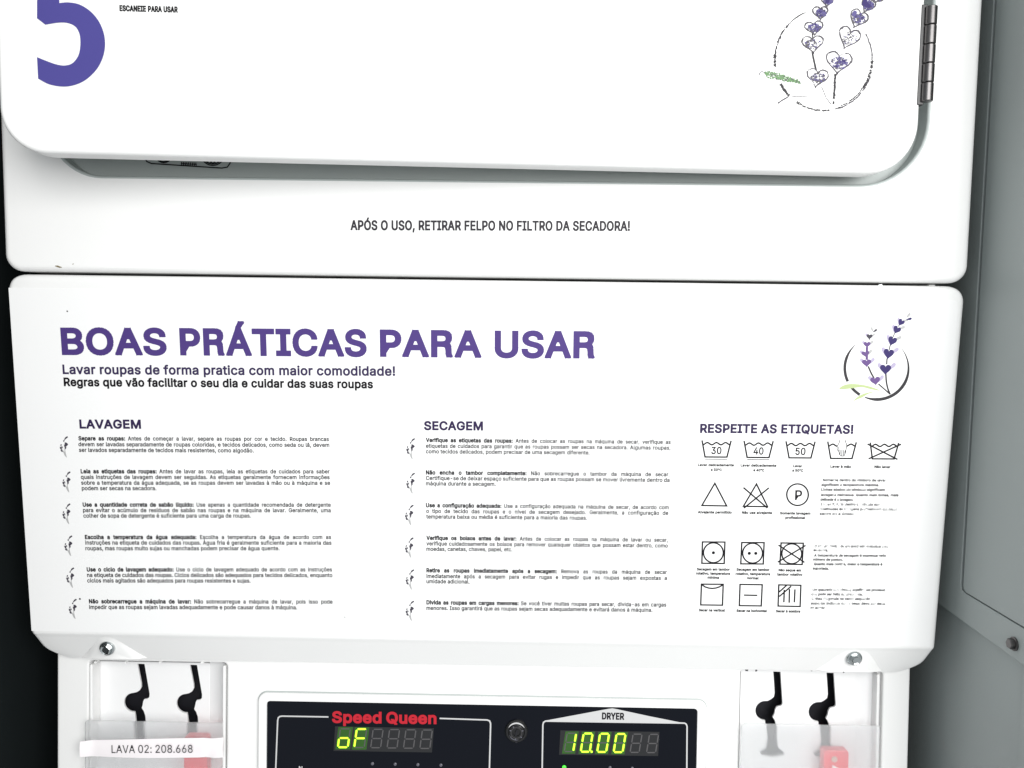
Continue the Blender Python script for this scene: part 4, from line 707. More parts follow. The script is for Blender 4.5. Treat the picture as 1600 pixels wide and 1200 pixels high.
para(zm, [(185, 1522, 111, 111, 'Escolha a temperatura da água adequada:* Escolha a temperatura da água de acordo com as'),
          (187, 1524, 141, 142, 'instruções na etiqueta de cuidados das roupas. Água fria é geralmente suficiente para a maioria das'),
          (188, 1242, 172, 172, 'roupas, mas roupas muito sujas ou manchadas podem precisar de água quente.')])
para(zm, [(195, 1527, 287, 287, 'Use o ciclo de lavagem adequado:* Use o ciclo de lavagem adequado de acordo com as instruções'),
          (197, 1529, 317, 318, 'na etiqueta de cuidados das roupas. Ciclos delicados são adequados para tecidos delicados, enquanto'),
          (198, 1085, 347, 348, 'ciclos mais agitados são adequados para roupas resistentes e sujas.')])
para(zm, [(207, 1530, 460, 462, 'Não sobrecarregue a máquina de lavar:* Não sobrecarregue a máquina de lavar, pois isso pode'),
          (208, 1338, 491, 493, 'impedir que as roupas sejam lavadas adequadamente e pode causar danos à máquina.')])
para(zr, [(162, 1521, 179, 190, 'Verifique as etiquetas das roupas:* Antes de colocar as roupas na máquina de secar, verifique as'),
          (162, 1520, 211, 222, 'etiquetas de cuidados para garantir que as roupas possam ser secas na secadora. Algumas roupas,'),
          (162, 1072, 242, 249, 'como tecidos delicados, podem precisar de uma secagem diferente.')])
para(zr, [(162, 1515, 359, 370, 'Não encha o tambor completamente:* Não sobrecarregue o tambor da máquina de secar.'),
          (162, 1515, 390, 401, 'Certifique-se de deixar espaço suficiente para que as roupas possam se mover livremente dentro da'),
          (162, 550, 420, 423, 'máquina durante a secagem.')])
para(zr, [(162, 1510, 541, 553, 'Use a configuração adequada:* Use a configuração adequada na máquina de secar, de acordo com'),
          (164, 1508, 573, 584, 'o tipo de tecido das roupas e o nível de secagem desejado. Geralmente, a configuração de'),
          (164, 1057, 604, 611, 'temperatura baixa ou média é suficiente para a maioria das roupas.')])
para(zs, [(165, 1505, 118, 129, 'Verifique os bolsos antes de lavar:* Antes de colocar as roupas na máquina de lavar ou secar,'),
          (165, 1505, 149, 161, 'verifique cuidadosamente os bolsos para remover quaisquer objetos que possam estar dentro, como'),
          (165, 643, 179, 182, 'moedas, canetas, chaves, papel, etc.')])
para(zs, [(165, 1500, 298, 308, 'Retire as roupas imediatamente após a secagem:* Remova as roupas da máquina de secar'),
          (165, 1500, 330, 341, 'imediatamente após a secagem para evitar rugas e impedir que as roupas sejam expostas a'),
          (165, 405, 359, 361, 'umidade adicional.')])
para(zs, [(165, 1497, 476, 489, 'Divida as roupas em cargas menores:* Se você tiver muitas roupas para secar, divida-as em cargas'),
          (165, 1420, 507, 518, 'menores. Isso garantirá que as roupas sejam secas adequadamente e evitará danos à máquina.')])
# sprig marks beside the paragraphs (pixel units of the first one, top left 93,680)
zq = zoom(80, 670, 9.23)
mb = MB()
def sl(pts, w, mi, j=0): ribbon(mb, PANEL, [PANEL.at(*zq(x, y)) for x, y in pts], w, DH + j * 1e-5, False, mi)
sl([(242, 112), (215, 130), (192, 160)], [.0010, .0012, .0004], 0); sl([(190, 165), (182, 185)], [.0012, .0006], 0, 1)
for k, (x, y, dx, dy, w) in enumerate(((232, 205, -28, 28, .0016), (205, 195, 8, 38, .0009), (225, 225, -30, 32, .0015), (195, 225, 14, 34, .0009), (212, 258, -8, 36, .0012), (150, 222, -10, 26, .0008),
                         (140, 258, 12, 40, .0013), (150, 300, 20, 30, .0014), (160, 250, 10, 30, .0006), (238, 215, -6, 24, .0010))):
    sl([(x, y), (x + dx * .5, y + dy * .6), (x + dx, y + dy)], [w, w, w * .4], 0, k + 2)
sl([(165, 300), (195, 345), (212, 380), (228, 410)], [.0004, .0010, .0012, .0003], 1, 14); sl([(200, 270), (205, 330), (222, 390)], [.0004, .0006, .0003], 1, 15)
spr0 = obj('sprig_print', mb, [I_SLATE, I_PALEG], decal)
base = PANEL.at(93, 680)
tl = [(93, 680), (97, 735), (97, 785), (100, 835), (103, 885), (107, 934), (635, 683), (635, 737), (633, 787), (633, 838), (634, 888), (634, 937)]
for i, (x, y) in enumerate(tl):
    if i == 0: continue
    c = spr0.copy(); q = PANEL.at(x, y); c.location = PANEL.u * (q[0] - base[0]) + PANEL.v * (q[1] - base[1])
    COL.objects.link(c)
# small ink spots on the sheet
for x, y, r in ((105.5, 486.3, .0006), (125.2, 935.6, .0008), (539, 964, .0004)):
    mb = MB(); disc(mb, PANEL, PANEL.at(x, y), r, DH, 8); obj('ink_spot', mb, I_SOFT, decal)

# ---- clean emblem, top right of the sheet
zE = zoom(1290, 470, 7.056)
mb = MB(); EM = [I_NAVY, I_MAUVE, I_SLATE, I_PALE, I_PALEG, I_LEAF, I_STEM]
def stem(pts, w): line(mb, PANEL, zE, catmull(pts, 4), w, DH + 1e-5, 6)
def tap(n, w): return [w * min(1, 3.2 * k / n + .12, 3.2 * (n - k) / n + .12) for k in range(n + 1)]
P = arc(562, 742, 352, 345, 228, 155, 24); line(mb, PANEL, zE, P, [0.0020 * min(1, .15 + 2.2 * k / 24) for k in range(25)], DH, 6)
P = arc(562, 742, 352, 345, 142, 122, 8); line(mb, PANEL, zE, P, .0020, DH, 6)
P = arc(562, 742, 350, 345, 112, -38, 40); line(mb, PANEL, zE, P, [0.0023 * min(1, .3 + 5 * k / 40, .1 + 2 * (40 - k) / 40) for k in range(41)], DH, 6)
patch(mb, PANEL, zE, catmull([(148, 968), (200, 930), (290, 915), (420, 928), (520, 955), (600, 990), (500, 975), (400, 952), (300, 962), (200, 975)], 4, True), DH + 2e-5, 5)
patch(mb, PANEL, zE, catmull([(305, 1105), (350, 1060), (430, 1020), (560, 995), (470, 1025), (400, 1065), (350, 1085)], 4, True), DH + 2e-5, 5)
stem([(710, 1030), (685, 970), (668, 890), (662, 800)], .0011); stem([(672, 700), (675, 635)], .0009); stem([(700, 540), (712, 480)], .0007); stem([(738, 405), (758, 360)], .0006); stem([(795, 285), (808, 270)], .0005)
stem([(705, 1025), (640, 968), (580, 915)], .0009); stem([(532, 852), (500, 795), (468, 722)], .0011); stem([(478, 430), (484, 400)], .0008)
line(mb, PANEL, zE, [(452, 650), (454, 510)], .0017, DH + 1e-5, 1)
for k, (x, y, w, hh, an, c) in enumerate(((658, 752, 132, 122, 2, 0), (692, 580, 122, 122, 10, 0), (732, 440, 104, 112, 20, 0), (782, 318, 92, 96, 28, 0), (830, 236, 76, 84, 32, 0),
                           (545, 878, 118, 96, -8, 1), (450, 682, 110, 90, -3, 1), (437, 582, 94, 72, -8, 1), (455, 480, 82, 70, 0, 1), (482, 393, 72, 64, 4, 2))):
    patch(mb, PANEL, zE, drop(x - w * .38, y - hh * .12, hh * .95, w * .5, 240 + an), DH + 3e-5 + k * 1e-6, 3)
    patch(mb, PANEL, zE, drop(x + w * .52, y - hh * .18, hh * .98, w * .5, -48 + an), DH + 4e-5 + k * 1e-6, 3 if k in (0, 1, 5, 6) else 4)
    patch(mb, PANEL, zE, heart(x, y, w, hh, an), DH + 6e-5 + k * 1e-6, c)
patch(mb, PANEL, zE, drop(913, 202, 72, 40, -14), DH + 6e-5, 0); patch(mb, PANEL, zE, drop(908, 165, 78, 40, -52), DH + 5e-5, 4)
patch(mb, PANEL, zE, drop(541, 332, 58, 34, -38), DH + 6e-5, 2); patch(mb, PANEL, zE, drop(513, 318, 64, 34, -118), DH + 5e-5, 4)
obj('emblem_print', mb, EM, decal)

# ---- care symbols and their captions
def sym(z, strokes, w=0.00108, mat=None, extra=None):
    mb = MB()
    for k, (pts, closed) in enumerate(strokes): ribbon(mb, PANEL, [PANEL.at(*z(x, y)) for x, y in pts], w if len(pts[0]) == 2 else w, DH + k * 1e-5, closed)
    if extra: extra(mb)
    return obj('care_symbol', mb, mat or I_BLACK, decal)
def wave(x0, x1, y, amp=8, n=24, cyc=3): return [(x0 + (x1 - x0) * k / n, y - amp * math.cos(6.28318 * cyc * k / n + math.pi)) for k in range(n + 1)]
for dx, dy, num, ul in ((0, 0, '30', True), (292, 3, '40', True), (583, 6, '50', False)):
    def ex(mb, dx=dx, dy=dy, num=num, ul=ul):
        text(mb, PANEL, [(num, 0.03)], zA(183 + dx, 307 + dy), zA(253 + dx, 308 + dy), 10.8, h=DH + 6e-5)
        if ul: ribbon(mb, PANEL, [PANEL.at(*zA(140 + dx, 343 + dy)), PANEL.at(*zA(293 + dx, 344 + dy))], .0005, DH + 7e-5)
    sym(zA, [([(119 + dx, 213 + dy), (140 + dx, 328 + dy), (292 + dx, 329 + dy), (321 + dx, 215 + dy)], False), (wave(124 + dx, 314 + dx, 236 + dy), False)], extra=ex)
sym(zA, [([(992, 221), (1012, 338), (1160, 339), (1190, 226)], False), (wave(997, 1056, 246, 7, 10, 1), False), (wave(1122, 1184, 246, 7, 10, 1), False)],
    extra=lambda mb: [ribbon(mb, PANEL, [PANEL.at(*zA(x, y)) for x, y in q], .00042, DH + 5e-5) for q in (
        [(1077, 208), (1070, 232), (1058, 250), (1056, 275), (1068, 290), (1074, 312), (1086, 322), (1104, 322), (1114, 300), (1120, 268), (1124, 248), (1112, 212)],
        [(1078, 280), (1077, 310)], [(1090, 278), (1089, 318)], [(1101, 280), (1100, 318)], [(1112, 282), (1110, 305)], [(1068, 258), (1070, 285)])])
sym(zA, [([(1287, 228), (1301, 341), (1452, 342), (1484, 231)], False), (wave(1292, 1478, 248, 8, 24, 3), False), ([(1268, 238), (1475, 345)], False), ([(1275, 341), (1500, 240)], False)])
sym(zA, [([(208, 511), (118, 665), (290, 668)], True)])
sym(zA, [([(497, 516), (406, 671), (574, 673)], True), ([(407, 541), (573, 683)], False), ([(583, 543), (410, 683)], False)])
circ = lambda cx, cy, r, n=28: [(cx + r * math.cos(6.28318 * k / n), cy + r * math.sin(6.28318 * k / n)) for k in range(n)]
sym(zA, [(circ(782, 590, 75), True)], extra=lambda mb: text(mb, PANEL, [('P', 0.03)], zA(764, 625), zA(812, 625), 14.5, h=DH + 3e-5))
dot = lambda c, r: (lambda mb: [disc(mb, PANEL, PANEL.at(*zB(x, y)), r, DH + 5e-5, 12) for x, y in c])
sym(zB, [([(122, 118), (278, 119), (273, 268), (118, 266)], True), (circ(198, 193, 69), True)], extra=dot([(198, 193)], .0012))
sym(zB, [([(395, 122), (550, 123), (544, 271), (388, 270)], True), (circ(470, 196, 69), True)], extra=dot([(447, 197), (492, 197)], .0012))
sym(zB, [([(668, 125), (822, 127), (814, 275), (660, 272)], True), (circ(742, 200, 69), True), ([(650, 140), (830, 260)], False), ([(838, 142), (645, 258)], False)])
sym(zB, [([(115, 411), (266, 412), (261, 557), (110, 555)], True), ([(119, 415), (140, 430), (165, 438), (190, 441), (215, 438), (240, 430), (262, 416)], False)])
sym(zB, [([(383, 413), (537, 415), (530, 562), (378, 560)], True), ([(410, 487), (503, 489)], False)])
sym(zB, [([(652, 416), (805, 419), (800, 566), (647, 563)], True), ([(690, 450), (687, 537)], False), ([(726, 445), (724, 540)], False), ([(764, 447), (760, 537)], False), ([(655, 465), (705, 420)], False), ([(655, 497), (738, 425)], False)])
def cap_(z, lines, mat=I_BLACK, capx=3.7, w=0.075):
    mb = MB()
    for x0, x1, y, s in lines: text(mb, PANEL, [(s, w)], z(x0, y - 1), z(x1, y + 1), capx, h=DH)
    obj('caption_print', mb, mat, decal)
for ls in ([(90, 340, 392, 'Lavar delicadamente'), (180, 256, 425, 'a 30°C')], [(387, 635, 395, 'Lavar delicadamente'), (475, 551, 428, 'a 40°C')],
           [(752, 813, 399, 'Lavar'), (745, 821, 430, 'a 50°C')], [(1010, 1153, 403, 'Lavar à mão')], [(1315, 1426, 405, 'Não lavar')],
           [(90, 325, 720, 'Alvejante permitido')], [(395, 605, 723, 'Não use alvejante')], [(660, 871, 727, 'Somente lavagem'), (697, 835, 758, 'profissional')]): cap_(zA, ls)
for ls in ([(83, 312, 316, 'Secagem em tambor'), (77, 313, 345, 'rotativo, temperatura'), (157, 237, 373, 'mínima')],
           [(358, 587, 318, 'Secagem em tambor'), (352, 591, 348, 'rotativo, temperatura'), (432, 512, 377, 'normal')],
           [(650, 806, 322, 'Não seque em'), (640, 815, 352, 'tambor rotativo')], [(97, 278, 600, 'Secar na vertical')], [(358, 569, 604, 'Secar na horizontal')], [(632, 800, 607, 'Secar à sombra')]): cap_(zB, ls)
cap_(zA, [(957, 1395, 497, 'Números dentro do símbolo de lavar'), (947, 1348, 530, 'significam a temperatura máxima.'), (945, 1388, 563, 'Linhas abaixo do símbolo significam'),
          (943, 1482, 600, 'lavagens delicadas. Quanto mais linhas, mais'), (940, 1170, 632, 'delicada é a lavagem.')], I_WORN)
cap_(zA, [(945, 1353, 665, 'Letras P, F, W dentro do círculo são'), (938, 1475, 698, 'destinadas às lavagens profissionais químicas'), (935, 1180, 731, 'secas ou a úmido.')], I_WORN2)
cap_(zB, [(900, 1410, 156, 'O círculo dentro de um quadrado simboliza uma'), (892, 995, 183, 'secadora.')], I_WORN2)
cap_(zB, [(897, 1395, 220, 'A temperatura de secagem é expressa pelo'), (890, 1097, 248, 'número de pontos.'), (895, 1370, 280, 'Quanto mais pontos, maior a temperatura é'), (887, 1000, 310, 'suportada.')], I_WORN)
cap_(zB, [(885, 1390, 458, 'Um quadrado sem círculo, significa um processo'), (877, 1235, 489, 'que pode ser feito naturalmente.'), (880, 1285, 520, 'Linhas diagonais no canto esquerdo'),
          (875, 1390, 553, 'superior indicam que a peça deve ser seca'), (872, 990, 583, 'na sombra.')], I_WORN2)

# ================================================================== control fascia
FW = 0.3362
def fb(x, y): return FASC.at(x, y)
zC = zoom(80, 980, 5); zD = zoom(1120, 980, 5); zF = zoom(390, 1060, 4); zG = zoom(780, 1060, 4.7059)
fas_out = rrect(-FW, -0.60, FW, -0.262, (0.01, 0.01, 0, 0), 5)
def bay(l, r, t): 
    a0 = fb(l, t); b0 = fb(r, t + (r - l) * .013)
    return rrect(a0[0], -0.50, b0[0], a0[1], (0.004, 0.004, 0.003, 0.003), 5)
bayL = bay(139, 354.5, 1032.5); bayR = bay(1157.5, 1380.5, 1046)
def shear(poly):                                                # the display sits a touch askew in the fascia
    k = (fb(1080, 1104.8)[1] - fb(430, 1093)[1]) / (fb(1080, 1104.8)[0] - fb(430, 1093)[0]); u0 = (fb(1080, 1104.8)[0] + fb(430, 1093)[0]) / 2
    return [(x, y + k * (x - u0)) for x, y in poly]
glass_o = shear(rrect(fb(418.5, 1100)[0], -0.46, fb(1088.6, 1110)[0], (fb(430, 1093)[1] + fb(1080, 1104.8)[1]) / 2, 0.0028, 5))
mb = MB(); slab(mb, FASC, fas_out, 0.0, 0.0042, 0.003, holes=[bayL, bayR], hbevel=0.0018)
fascia = obj('control_fascia', mb, WHITE, mach, 40)
bez = shear(rrect(fb(405, 1100)[0], -0.48, fb(1103, 1110)[0], (fb(430, 1081.5)[1] + fb(1080, 1092)[1]) / 2, 0.0065, 8))
mb = MB(); slab(mb, FASC, bez, 0.0032, 0.0031, 0.0012, holes=[glass_o], hbevel=0.0005)
obj('display_bezel', mb, WHITE, mach, 40)
mb = MB(); slab(mb, FASC, offset(bez, -0.0007), 0.0007, 0.0006, 0.0003, holes=[offset(bez, 0.002)], hbevel=0.0002, seg=2)
obj('bezel_shadow_line', mb, RECESS, mach, 40)  # grey rim drawn as the shadow line round the bezel
mb = MB(); fill(mb, FASC, offset(glass_o, -0.0006), [], 0.0014)
disp = obj('control_display', mb, GLASS, mach)
GP = Plane(FASC.P(0, 0, 0.0014), FASC.u, FASC.n)
GH = 0.00025
def gline(name, pts, w, mat, z, r=0, closed=False, mi=0):
    mb = MB(); ribbon(mb, GP, [GP.at(*z(x, y)) for x, y in pts], w, GH, closed); return obj(name, mb, mat, disp)
gline('frame_line', [(160, 700), (164, 560), (176, 262), (180, 245), (190, 237), (205, 235), (493, 240)], .0011, LINE, zF)
gline('frame_line', [(1188, 249), (1485, 259), (1500, 265), (1506, 280), (1506, 300), (1499, 560), (1496, 700)], .0011, LINE, zF)
gline('frame_line', [(312, 800), (316, 659), (321, 340), (326, 322), (340, 313), (372, 309)], .0011, LINE, zG)
gline('frame_line', [(1320, 326), (1362, 328), (1375, 336), (1381, 352), (1379, 659), (1377, 800)], .0011, LINE, zG)
mb = MB(); q = [GP.at(*zG(x, y)) for x, y in ((345, 318), (372, 303), (560, 268), (800, 223), (832, 219), (865, 225), (1100, 276), (1320, 320), (1368, 333))]
if area2(q) < 0: q = q[::-1]
fill(mb, GP, q, [], GH + 2e-5)
obj('dryer_plate_print', mb, LINE, disp)
say('dryer_text_print', I_BLACK, [('DRYER', 0.06)], zG(755, 298), zG(918, 301), 9.8, disp, GP, h=GH + 8e-5)
say('brand_print', I_RED, [('Speed', 0.068)], zF(516, 273), zF(825, 277), 16.2, disp, GP, h=GH)
say('brand_print', I_RED, [('Queen', 0.068)], zF(854, 277), zF(1168, 281), 16.2, disp, GP, h=GH)
# seven-segment digits
SEG = {'8': 'abcdefg', '0': 'abcdef', '1': 'bc', 'o': 'cdeg', 'F': 'aefg', ' ': ''}
def digits(z, x0, pitch, w, yt, yb, sl, chars, drop_, dpat=None):
    lit = MB(); off = MB(); bed = MB()
    for i, ch in enumerate(chars):
        X = x0 + pitch * i; dy = drop_ * i
        def q(fx, fy): return GP.at(*z(X + fx * w + (1 - fy) * sl, yt + dy + fy * (yb - yt)))
        g = .06
        S = {'a': ((g, 0), (1 - g, 0)), 'b': ((1, g * .6), (1, .5 - g * .6)), 'c': ((1, .5 + g * .6), (1, 1 - g * .6)), 'd': ((g, 1), (1 - g, 1)), 'e': ((0, .5 + g * .6), (0, 1 - g * .6)), 'f': ((0, g * .6), (0, .5 - g * .6)), 'g': ((g, .5), (1 - g, .5))}
        W = 0.00115
        for k in 'abcdefg':
            a, b = q(*S[k][0]), q(*S[k][1])
            on = ch != '8' and k in SEG[ch]
            ln = math.hypot(b[0] - a[0], b[1] - a[1]); t = W * .5 / ln
            p = [a, (a[0] + (b[0] - a[0]) * t, a[1] + (b[1] - a[1]) * t), (b[0] - (b[0] - a[0]) * t, b[1] - (b[1] - a[1]) * t), b]
            ribbon(lit if on else off, GP, p, [W * .35, W * (1.25 if on else .8), W * (1.25 if on else .8), W * .35], GH + (9e-5 if on else 6e-5))
        if ch not in '8':
            c = [q(-.22, -.10), q(-.22, 1.12), q(1.25, 1.12), q(1.25, -.10)]
            bed.add([GP.P(x, y, GH + 3e-5) for x, y in c], [(0, 1, 2, 3)])
        if dpat == i: disc(lit, GP, q(1.22, 1.0), 0.0009, GH + 9e-5, 10)
    obj('unlit_digits', off, LEDOFF, disp); obj('digit_glow_patch', bed, LEDBED, disp); obj('lit_digits', lit, LED, disp)
def win(z, pts):
    mb = MB(); q = [GP.at(*z(x, y)) for x, y in pts]; mb.add([GP.P(x, y, GH) for x, y in q], [(3, 2, 1, 0)]); obj('display_window', mb, LEDWIN, disp)
win(zF, ((535, 298), (1152, 310), (1140, 462), (525, 452)))
win(zG, ((450, 380), (1178, 392), (1168, 570), (440, 560)))
digits(zF, 552, 102.5, 62, 314, 429, 16, 'oF8888', 1.5)
digits(zG, 478, 121, 66, 402, 536, 22, '100088', 1.6, dpat=1)
for z, pts in ((zF, ((768, 532), (910, 535), (1052, 538), (1196, 541))), (zG, ((815, 655), (978, 660)))):
    for x, y in pts:
        mb = MB(); lathe(mb, GP, GP.at(*z(x, y)), [(0.0013, 0.0), (0.0012, 0.0006), (0.0007, 0.0009)], 14); obj('indicator_lens', mb, LENS, disp, 60)
mb = MB(); lathe(mb, GP, GP.at(*zG(478, 653)), [(0.0016, 0.0), (0.0015, 0.0006), (0.0008, 0.0010)], 14); obj('indicator_lens', mb, LEDG, disp, 60, label='lit green indicator lens')
mb = MB(); text(mb, GP, [('N', .05)], zF(308, 568), zF(330, 569), 5, h=GH); obj('mode_print', mb, LINE, disp)
# key lock
c = GP.at(*zG(127, 383))
mb = MB(); lathe(mb, GP, c, [(0.0088, 0.0), (0.0088, 0.0016), (0.0080, 0.0026), (0.0066, 0.0028), (0.0062, 0.0018)], 36); lock = obj('key_lock', mb, BLACKPL, mach, 40)
mb = MB(); lathe(mb, GP, c, [(0.0058, 0.0018), (0.0058, 0.0034), (0.0052, 0.0038), (0.0030, 0.0038), (0.0027, 0.0030), (0.0013, 0.0030), (0.0012, 0.0040)], 32); obj('lock_barrel', mb, BLACKPL, lock, 40)
mb = MB()
ribbon(mb, GP, [(c[0] + .0071 * math.cos(rad(a)), c[1] + .0071 * math.sin(rad(a))) for a in range(30, 151, 12)], [.0002, .0006, .0009, .0011, .0012, .0012, .0012, .0011, .0009, .0006, .0002], 0.0030); obj('rim_highlight', mb, LINE, lock)  # pale crescent painted as the highlight on the upper rim
mb = MB(); ribbon(mb, GP, [(c[0] + .0042 * math.cos(rad(a)), c[1] + .0042 * math.sin(rad(a))) for a in range(0, 360, 15)], .0006, 0.0041, True); obj('barrel_ring', mb, HINGE, lock)
for a in (20, 65, 118, 160, 215, 262, 318):
    mb = MB(); ca, sa = math.cos(rad(a)), math.sin(rad(a)); ribbon(mb, GP, [(c[0] + .0045 * ca, c[1] + .0045 * sa), (c[0] + .0057 * ca, c[1] + .0057 * sa)], [.0011, .0006], 0.0042); obj('tumbler_facet', mb, HINGE if a % 2 else LENS, lock)
mb = MB(); ribbon(mb, GP, [(c[0] + .0058 * math.cos(rad(a)), c[1] + .0058 * math.sin(rad(a))) for a in range(200, 300, 10)], [.0001, .0003, .0005, .0006, .0006, .0006, .0006, .0005, .0003, .0001], 0.0039); obj('barrel_scratch', mb, LENS, lock)
mb = MB(); ribbon(mb, GP, [(c[0] - .0005, c[1] - .0024), (c[0] + .0005, c[1] + .0024)], .0011, 0.0045); ribbon(mb, GP, [(c[0], c[1] - .0085), (c[0], c[1] - .0062)], .0016, 0.0031); ribbon(mb, GP, [(c[0], c[1] + .0045), (c[0], c[1] + .0060)], .0012, 0.0042); obj('key_notch', mb, BLACK, lock)

# ---- coin plates in the two bays, with hooked slots cut right through
BP = Plane(FASC.P(0, 0, -0.0120), FASC.u, FASC.n)
def bulb(cx, cy, r, a0, a1, n=18): return [(cx + r * math.cos(rad(a0 + (a1 - a0) * k / n)), cy + r * math.sin(rad(a0 + (a1 - a0) * k / n))) for k in range(n + 1)]
slot = [(672, 286), (728, 288), (768, 520), (766, 545), (756, 557), (740, 561), (726, 563), (718, 580), (714, 605), (706, 632), (722, 655), (734, 690), (738, 735), (752, 900), (668, 900), (660, 735), (655, 690), (650, 664)] + bulb(643, 588, 74, 88, 268) + [(668, 508), (690, 494), (703, 470), (702, 440)]
slotR = [(442, 347), (498, 349), (514, 590), (512, 605), (502, 615), (482, 619), (468, 624), (457, 645), (452, 675), (437, 705), (452, 725), (462, 755), (462, 860), (470, 930), (520, 965), (512, 985), (430, 1000), (340, 985), (328, 960), (375, 930), (388, 860), (380, 755), (378, 730)] + bulb(377, 652, 75, 92, 268) + [(400, 576), (425, 562), (446, 545), (452, 515), (450, 470)]
def curved_plate(z, l, r, t, slots, curl):
    """flat plate with slots; its right rim is rolled back"""
    a = BP.at(*z(l, t)); b = BP.at(*z(r, t + (r - l) * .012))
    outer = rrect(a[0], -0.46, b[0], a[1], (0.002, 0.002, 0.0015, 0.0015), 4)
    hs = []
    for s, dx, dy in slots:
        q = [BP.at(*z(x + dx, y + dy)) for x, y in s]; hs.append(q)
    mb = MB(); slab(mb, BP, outer, 0.0, 0.0018, 0.0005, holes=hs, hbevel=0.0002, seg=3)
    return mb
mb = curved_plate(zC, 262, 1242, 262, [(slot, 0, 0), (slot, 410, 8)], 0)
obj('coin_plate', mb, PLATE, mach, 40, label='coin plate with two hooked slots left of the display')
mb = curved_plate(zD, 150, 1085, 322, [(slotR, 0, 0), (slotR, 416, 9)], 0)
obj('coin_plate', mb, PLATE, mach, 40, label='coin plate with two hooked slots right of the display')
def cheek(z, l, r, t, name='bay_shade_slope'):                         # slope between plate and bay rim, added to shade the bay's right side
    a = BP.at(*z(l, t)); b = FASC.at(*z(r, t))
    mb = MB(); n = 8; vs = []
    for k in range(n + 1):
        f = k / n; x = a[0] + (b[0] - a[0]) * f; h = -0.0121 + 0.0074 * f ** 1.3
        for v in (a[1], -0.46): vs.append(FASC.P(x, v, h))
    mb.add(vs, [(2 * k, 2 * k + 1, 2 * k + 3, 2 * k + 2) for k in range(n)]); obj(name, mb, PLATE, mach, 60)
cheek(zC, 1240, 1392, 262); cheek(zD, 1083, 1312, 322)
for z, l, t in ((zC, 300, 262), (zD, 190, 322)):                # inner left wall of each bay
    a = FASC.at(*z(l, t)); mb = MB(); vs = [FASC.P(a[0], v, h) for h in (-0.0005, -0.0125) for v in (a[1], -0.46)]
    mb.add(vs, [(0, 1, 3, 2)]); obj('bay_wall', mb, PLATE, mach)
for z, xs in ((zC, (345, 580, 850, 1180)), (zD, (235, 310, 740, 985))):
    for i, x in enumerate(xs):
        mb = MB(); w = (18, 10, 12, 22)[i]; y = 274 if z is zC else 334
        q = FASC.at(*z(x, y)); box(mb, q[0] - w * .00005, q[0] + w * .00005, FASC.P(*q)[1] - 0.0004, FASC.P(*q)[1] + .004, FASC.P(*q)[2] - 0.0008, FASC.P(*q)[2] + 0.0006)
        obj('bay_catch', mb, WHITE if z is zC else I_SOFT, mach)
# raised rails beside the bays (bright ridge and dark groove)
for nm, z, pts in (('bay_rail', zC, (312, 292)), ('bay_rail', zC, (1352, 300)), ('bay_rail', zD, (1262, 368))):
    q = FASC.at(*z(*pts)); mb = MB(); slab(mb, FASC, rrect(q[0] - 0.0011, -0.50, q[0] + 0.0011, q[1], 0.0009, 4), 0.0006, 0.012, 0.0008, seg=4); obj(nm, mb, WHITE, mach, 40)
# red coin-return buttons behind the covers
RP = Plane(FASC.P(0, 0, 0.001), FASC.u, FASC.n)
for z, (x0, y0, x1, y1), hole in ((zC, (1050, 838, 1232, 1260), None), (zD, (822, 945, 1012, 1250), (905, 1015))):
    p = RP.at(*z(x0, y0)); q = RP.at(*z(x1, y1))
    mb = MB(); slab(mb, RP, rrect(p[0], q[1], q[0], p[1], 0.0025, 4), 0.003, 0.0085, 0.001)
    b = obj('coin_return_button', mb, REDPL, mach, 40)
    if hole:
        mb = MB(); lathe(mb, RP, RP.at(*z(*hole)), [(0.0024, 0.003), (0.0022, 0.0036)], 18); obj('button_boss', mb, BEIGE, b, 40)
        mb = MB(); t3 = [RP.at(*z(x, y)) for x, y in ((890, 1058), (985, 1108), (880, 1160))]; vs = [RP.P(x, y, .0036) for x, y in t3] + [RP.P(x, y, .0030) for x, y in t3]
        mb.add(vs, [(2, 1, 0), (0, 1, 4, 3), (1, 2, 5, 4), (2, 0, 3, 5)]); obj('arrow_mark', mb, WHITE, b)
for x, y in ((1167.5, 1046.6), (1181, 1048), (1267.6, 1046.8), (1318, 1050)):
    mb = MB(); disc(mb, FASC, FASC.at(x, y), .0007, .0002, 8); obj('scuff_mark', mb, I_SOFT, fascia)

# ================================================================== acrylic covers and the paper label
def cover(z, l, r, t, h, label, rl):
    AP = Plane(FASC.P(0, 0, h), FASC.u, FASC.n)
    a = AP.at(*z(l, t)); b = AP.at(*z(r, t + (r - l) * .013))
    base = AP.P((a[0] + b[0]) / 2, -0.42)
    th = thing('acrylic_cover', label, 'plastic cover', base, 'frosted acrylic covers over the coin slots')
    mb = MB(); slab(mb, AP, rrect(a[0], -0.42, b[0], a[1], (0.002, 0.002, 0.0012, rl), 6), 0.0, 0.0018, 0.0004, seg=3)
    obj('cover_sheet', mb, ACRYL, th, 40)
    for x in (a[0] + 0.012, b[0] - 0.012):
        mb = MB(); box(mb, x - .003, x + .003, AP.P(x, -0.40)[1] + 0.0021, AP.P(x, -0.40)[1] + h + .0045, AP.P(x, -0.415)[2], AP.P(x, -0.40)[2])
        obj('spacer_block', mb, ACRYL, th)
    return AP
APL = cover(zC, 264, 1336, 733, 0.008, 'frosted acrylic cover left of the display with a paper label taped across it', 0.0012)
cover(zD, 196, 1280, 757, 0.008, 'frosted acrylic cover right of the display without any label', 0.0035)
LP = Plane(APL.P(0, 0, 0.0012), APL.u, APL.n)
q0 = LP.at(*zC(240, 940))
lab = thing('paper_label', 'white paper strip reading LAVA 02: 208.668 taped on the left acrylic cover', 'label', LP.P(q0[0] + 0.045, q0[1] - 0.006))
